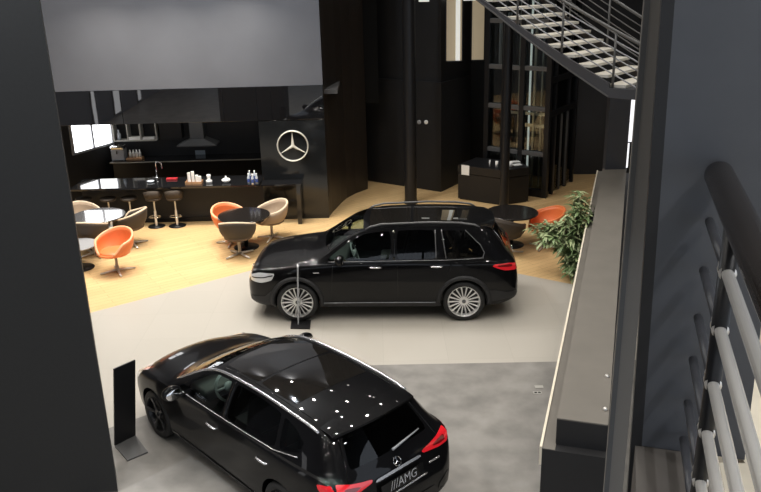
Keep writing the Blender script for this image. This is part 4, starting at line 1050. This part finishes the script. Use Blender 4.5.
# plate, handle bar, emblem
def rear_plate(car, y0, y1, z0, z1, txt, parent_m):
    pts = [car.hit('rear', (y, z))[0] for y in (y0, (y0+y1)/2, y1) for z in (z0, z1)]
    x = min(p.x for p in pts) - 0.012; tilt = math.atan2(car.hit('rear', (0, z1))[0].x - car.hit('rear', (0, z0))[0].x, z1-z0)
    pl = thing('number_plate', '', ''); del pl['label']; del pl['category']
    bpy.data.objects.remove(pl)
    zc = (z0+z1)/2
    R_ = Matrix.Translation((x-car.off-.012, (y0+y1)/2, zc)) @ Matrix.Rotation(tilt, 4, 'Y')
    bm = B(); box(bm, (0, 0, 0), (0.012, abs(y1-y0), z1-z0), bev=0.003); bmesh.ops.transform(bm, matrix=R_, verts=bm.verts[:]); p = obj('number_plate', bm, parent_m, car.root)
    bm = text_mesh(txt, (z1-z0)*1.10)
    # letters face backwards (-x), read left to right as seen from behind
    mtx = R_ @ Matrix.Translation((-0.0085, 0, 0)) @ Matrix.Rotation(-PI/2, 4, 'Z') @ Matrix.Rotation(PI/2, 4, 'X')
    bmesh.ops.transform(bm, matrix=mtx, verts=bm.verts[:]); obj('plate_lettering', bm, 'satin', p)
rear_plate(car, -.30, .30, .70, .815, '///AMG', 'gloss_black')
car.patch('handle_strip', 'satin', 'rear', rounded([(-.33, .845), (.33, .845), (.31, .875), (-.31, .875)], 0.1, 2), off=0.012, cell=0.04)
car.strip('bumper_trim', 'satin', 'rear', [(-.36, .655), (0, .65), (.36, .655)], 0.010, 1, 0.006, 10)
q, n = car.hit('rear', (0, .93)); bm = B(); star(bm, .052, .008, 0.16, 0.07)
rot = n.to_track_quat('Z', 'Y').to_matrix().to_4x4()
bmesh.ops.transform(bm, matrix=Matrix.Translation(car.P(q+n*.014)) @ rot, verts=bm.verts[:]); obj('emblem', bm, 'chrome', car.root)
for (dy, w_) in ((-.50, .16),):
    q, n = car.hit('rear', (dy, .74)); p = car.P(q+n*.008); bm = B()
    box(bm, (p.x, p.y, p.z), (.006, w_, .022), bev=0.002); obj('rear_badge', bm, 'satin', car.root)
car.patch('rear_diffuser', 'gloss_black', 'rear', rounded([(-.55, .33), (.55, .33), (.48, .46), (-.48, .46)], 0.08, 2), off=0.006, cell=0.06)
car.patch('grille', 'gloss_black', 'front', rounded([(-.40, .36), (.40, .36), (.44, .50), (.36, .58), (-.36, .58), (-.44, .50)], 0.1, 2), off=0.006, cell=0.06)
car.patch('front_intake', 'gloss_black', 'front', rounded([(-.5, .25), (.5, .25), (.46, .32), (-.46, .32)], 0.1, 2), off=0.006, cell=0.06)

# ---------------- SUV side-on in the middle
suv = dict(L=4.63, pivot=2.2, axles=(0.92, 3.75), wheelR=0.355, archR=0.392, rimR=0.275, track=0.80, spokes=18, twin=False, rim_m='rim',
  wmax=T([(0, .66), (.03, .76), (.08, .82), (.2, .87), (.4, .90), (.9, .917), (2.2, .905), (3.7, .915), (4.0, .905), (4.25, .88), (4.42, .82), (4.54, .73), (4.60, .64), (4.63, .54)]),
  zb=T([(0, .38), (.25, .29), (.6, .24), (3.9, .24), (4.4, .26), (4.63, .30)]),
  zs=T([(0, .56), (.2, .70), (.8, .78), (3.6, .76), (4.3, .66), (4.63, .52)]),
  zbelt=T([(0, .70), (.02, .80), (.045, .95), (.075, 1.02), (.3, 1.065), (1.0, 1.075), (2.0, 1.06), (3.0, 1.045), (3.4, 1.035), (3.9, .99), (4.2, .955), (4.4, .915), (4.52, .85), (4.59, .76), (4.63, .64)]),
  wbelt=T([(0, .60), (.03, .72), (.075, .775), (.3, .83), (1, .862), (2, .868), (3, .865), (3.5, .85), (4.0, .80), (4.3, .72), (4.5, .60), (4.63, .46)]),
  zt=T([(0, .72), (.02, .82), (.045, .97), (.075, 1.06), (.15, 1.165), (.28, 1.36), (.41, 1.53), (.48, 1.582), (.62, 1.612), (.95, 1.638), (1.5, 1.652), (2.1, 1.645), (2.5, 1.615), (2.75, 1.55), (3.05, 1.395), (3.32, 1.235), (3.5, 1.135), (3.6, 1.105), (3.9, 1.07), (4.2, 1.03), (4.4, .985), (4.52, .905), (4.59, .80), (4.63, .68)]),
  zte=T([(0, .71), (.045, .96), (.075, 1.035), (.19, 1.16), (.34, 1.36), (.46, 1.50), (.62, 1.572), (.95, 1.602), (1.5, 1.615), (2.1, 1.605), (2.5, 1.565), (2.75, 1.485), (3.05, 1.30), (3.28, 1.135), (3.40, 1.07), (3.6, 1.05), (3.9, 1.005), (4.2, .97), (4.4, .93), (4.52, .86), (4.59, .77), (4.63, .655)]),
  wt=T([(0, .56), (.045, .70), (.1, .725), (.3, .67), (.46, .635), (.62, .63), (.95, .64), (1.5, .65), (2.2, .648), (2.5, .65), (2.8, .69), (3.1, .755), (3.32, .795), (3.55, .785), (3.9, .73), (4.2, .65), (4.45, .53), (4.63, .40)]),
  cabin=(0.58, 3.24, 0.68), ws_z=1.06,
  side_windows=[([(2.14, 1.10), (3.20, 1.085), (3.18, 1.135), (2.86, 1.375), (2.58, 1.51), (2.14, 1.555)], 'glass'), ([(2.04, 1.105), (2.04, 1.562), (1.42, 1.565), (1.36, 1.11)], 'privacy'), ([(1.24, 1.115), (1.31, 1.56), (.90, 1.54), (.66, 1.32), (.60, 1.20), (.62, 1.135)], 'privacy')],
  windshield=[(2.60, -.585), (2.64, 0), (2.60, .585), (3.20, .71), (3.27, .42), (3.31, 0), (3.27, -.42), (3.20, -.71)],
  rear_window=[(-.60, 1.13), (.60, 1.13), (.56, 1.30), (.52, 1.50), (-.52, 1.50), (-.56, 1.30)],
  roof_glass=[[(2.50, -.53), (2.52, 0), (2.50, .53), (1.80, .545), (1.80, -.545)], [(1.76, -.545), (1.76, .545), (1.0, .54), (1.0, -.54)]],
  mirror=(2.97, .985, 1.11), handles=[(2.40, .985), (1.38, .995)], seats=[(2.0, (.37, -.37)), (1.1, (.38, -.38))], seat_z=0.62, steer=(2.78, .37, 1.06), dash=(3.08, .96))
gx, gy, gr = 0.151, 13.353, 3.090
root, car = build_car('suv_car', 'glossy black sport utility car parked side-on in the middle with silver wheels', suv, (gx, gy, 0), gr)
for s in (1, -1):
    for ax in suv['axles']:
        bm = B(); pts = []
        for a in np.linspace(math.radians(-8), math.radians(188), 30):
            x = ax + .425*math.cos(a); z = max(suv['wheelR']+.012 + .425*math.sin(a), .30)
            q, n = car.hit('side', (x, z), s); pts.append(car.P(Vector((x, q.y - s*0.004, z))))
        tube(bm, pts, 0.040, 8, flat=1.0)
        obj('wheel_arch_trim', bm, 'cladding', car.root, True)
    car.patch('side_cladding', 'cladding', 'side', [(1.30, .262), (3.36, .262), (3.34, .36), (1.34, .36)], s, 0.010, 0.08)
    car.strip('sill_trim', 'grey', 'side', [(1.40, .345), (3.3, .345)], 0.006, s, 0.014, 10)
    car.patch('bumper_cladding', 'cladding', 'side', [(.03, .42), (.50, .34), (.50, .56), (.40, .56), (.2, .52), (.03, .52)], s, 0.008, 0.05)
    car.patch('front_cladding', 'cladding', 'side', [(4.16, .30), (4.58, .33), (4.58, .42), (4.30, .46), (4.17, .58)], s, 0.008, 0.05)
    bm = B(); pts = []
    for x, dz_ in ((2.56, .0), (2.48, .03), (2.3, .052), (1.5, .056), (1.0, .054), (.74, .035), (.66, .0)):
        q, n = car.hit('top', (x, s*.61)); pts.append(car.P(Vector((x, s*.61, q.z+dz_))))
    tube(bm, pts, 0.017, 10); obj('roof_rail', bm, 'grey_metal', car.root, True)
    car.patch('taillight', 'red', 'side', rounded([(.03, .90), (.055, 1.01), (.18, 1.03), (.42, 1.02), (.46, .985), (.26, .91)], 0.12, 2), s, 0.007, 0.03)
    car.patch('taillight_core', 'red_dark', 'side', rounded([(.12, .965), (.14, 1.015), (.38, 1.005), (.36, .975)], 0.15, 2), s, 0.011, 0.03)
    car.patch('taillight_rear', 'red', 'rear', rounded([(s*.50, .90), (s*.52, .96), (s*.72, .98), (s*.77, .92), (s*.74, .87)], 0.12, 2), off=0.006, cell=0.03)
    car.patch('headlight', 'lamp', 'side', rounded([(4.10, .885), (4.16, .76), (4.36, .70), (4.55, .705), (4.545, .80), (4.38, .875)], 0.12, 2), s, 0.006, 0.03)
    car.strip('headlight_brow', 'gloss_black', 'side', [(4.14, .845), (4.30, .80), (4.52, .765)], 0.010, s, 0.006, 8)
    car.patch('headlight_front', 'lamp', 'front', rounded([(s*.46, .70), (s*.66, .71), (s*.70, .80), (s*.64, .83), (s*.50, .78)], 0.12, 2), off=0.006, cell=0.03)
    car.strip('window_trim', 'rail_grey', 'side', [(3.20, 1.068), (2.0, 1.085), (1.2, 1.09), (.60, 1.115)], 0.007, s, 0.002, 10)
    for ln in ([(1.385, 1.12), (1.40, 1.565)], [(1.22, 1.12), (1.295, 1.565)], [(2.09, 1.10), (2.09, 1.56)]):
        car.strip('pillar_trim', 'rail_grey' if ln[0][0] != 2.09 else 'gloss_black', 'side', ln, 0.009 if ln[0][0] != 2.09 else .03, s, 0.0 if ln[0][0] != 2.09 else -0.02, 8)
    car.strip('quarter_trim', 'rail_grey', 'side', [(.90, 1.55), (.65, 1.32), (.585, 1.20), (.61, 1.125)], 0.007, s, 0.002, 8)
    for ln in ([(2.03, 1.07), (2.03, .42)], [(3.12, 1.02), (3.16, .42)], [(1.14, 1.07), (1.20, .85)]): car.strip('door_seam', 'gloss_black', 'side', ln, 0.005, s, -0.002, 10)
bm = B(); rows = []
for i in range(21):
    y = -.58 + 1.16*i/20; k = 1-(abs(y)/.58)**3; q, n = car.hit('top', (.66, y)); xe = .36 + .08*(abs(y)/.58)**2.2; ze_ = 1.545+.04*k
    rows.append([bm.verts.new((x-2.2, y, z)) for x, z in ((.66, q.z+.003), (.50, q.z*.4+ze_*.6+.010), (xe, ze_), (xe, ze_-.022), (.50, ze_-.04), (.64, q.z-.06))])
for a, b in zip(rows, rows[1:]):
    for k in range(6): bm.faces.new((a[k], b[k], b[(k+1) % 6], a[(k+1) % 6]))
bm.faces.new(rows[0]); bm.faces.new(rows[-1][::-1]); obj('rear_spoiler', bm, 'paint', car.root, autosmooth=35)
car.patch('grille', 'gloss_black', 'front', rounded([(-.40, .50), (.40, .50), (.44, .66), (.38, .76), (-.38, .76), (-.44, .66)], 0.1, 2), off=0.006, cell=0.06)
q, n = car.hit('front', (0, .64)); bm = B(); star(bm, .09, .010, 0.14, 0.06)
bmesh.ops.transform(bm, matrix=Matrix.Translation(car.P(q+n*.016)) @ Matrix.Rotation(PI/2, 4, 'Z') @ Matrix.Rotation(PI/2, 4, 'X'), verts=bm.verts[:]); obj('emblem', bm, 'chrome', car.root)
q, n = car.hit('rear', (0, 1.0)); bm = B(); star(bm, .055, .008, 0.15, 0.07)
bmesh.ops.transform(bm, matrix=Matrix.Translation(car.P(q+n*.014)) @ Matrix.Rotation(-PI/2, 4, 'Z') @ Matrix.Rotation(PI/2, 4, 'X'), verts=bm.verts[:]); obj('emblem', bm, 'chrome', car.root)
car.patch('number_plate', 'paper', 'rear', [(-.26, .80), (.26, .80), (.26, .91), (-.26, .91)], off=0.012, cell=0.08)
for s in (1, -1):
    q, n = car.hit('side', (3.40, .90), s)
    bm = B(); box(bm, car.P(q+n*.006), (0.10, 0.008, 0.018), bev=0.003); obj('fender_badge', bm, 'satin', car.root)

# ================================================================== LIGHT
def area(loc, size, power, col=(1, 0.95, 0.88), spread=150, shape='DISK', rot=None, sy=None):
    l = bpy.data.lights.new('downlight_or_fill', 'AREA'); l.shape = shape; l.size = size; l.energy = power; l.color = col; l.spread = math.radians(spread)
    if sy: l.size_y = sy
    o = bpy.data.objects.new('downlight_or_fill', l); COL.objects.link(o); o.location = loc
    if rot: o.rotation_euler = rot
    return o
lr = random.Random(3)
for i in range(9):
    for j in range(12):
        x = -8.0 + 1.75*i + (0.6 if j % 2 else 0) + lr.uniform(-.2, .2); y = 0.5 + 1.75*j + lr.uniform(-.2, .2)
        if y > 18.2 and x < -0.8: continue
        p = 12 if x > 2.2 else 17
        if y > 13.0 and x < -1.5: p *= 3.0
        if y < 3.0 and -1 < x < 4: continue
        if y > 17: p *= 0.45
        area((x, y, ROOM_Z-0.05), 0.12, p, spread=120)
for x in (-6.2, -4.6, -3.2): area((x, 20.1, 2.9), 0.1, 2.5, spread=150)
for (x, y) in ((-6, 17.2), (-4.6, 17.2), (-3.0, 17.3)): area((x, y, 5.6), 0.1, 40, col=(1, .9, .76), spread=130)
# daylight from the glazed front behind the camera
W = bpy.data.worlds.new('World'); S.world = W; W.use_nodes = True
bg = W.node_tree.nodes['Background']; bg.inputs['Color'].default_value = (0.80, 0.88, 1.0, 1); bg.inputs['Strength'].default_value = 1.3
area((-4.2, 6.9, ROOM_Z-0.6), 0.1, 150, (0.9, 0.95, 1), 160)  # added cool fill, brightens the top of the left foreground wall
area((2.6, 0.6, ROOM_Z-0.1), 0.1, 60, (0.95, 0.97, 1), 160)  # added fill above the upper floor for slate wall and railing
area((-3.0, 15.5, ROOM_Z-0.1), 0.1, 130, (0.85, 0.92, 1), 170)  # added cool fill, brightens the charcoal wall above the fascia
pl2 = area((2.2, -0.2, ROOM_Z-0.15), 2.0, 55, (1, 0.97, 0.92), 170, 'RECTANGLE', sy=0.4)  # added panel light, gives the railing bars streak highlights
# mullions of the glazed front
bm = B()
for k in range(12): box(bm, (-11+2.09*k, -12, ROOM_Z/2), (0.12, 0.15, ROOM_Z))
for z in (2.6, 4.2, 6.4): box(bm, (0.5, -12, z), (23, 0.12, 0.14 if z != 4.2 else 0.7))
struct('wall_front', bm, 'black_metal')
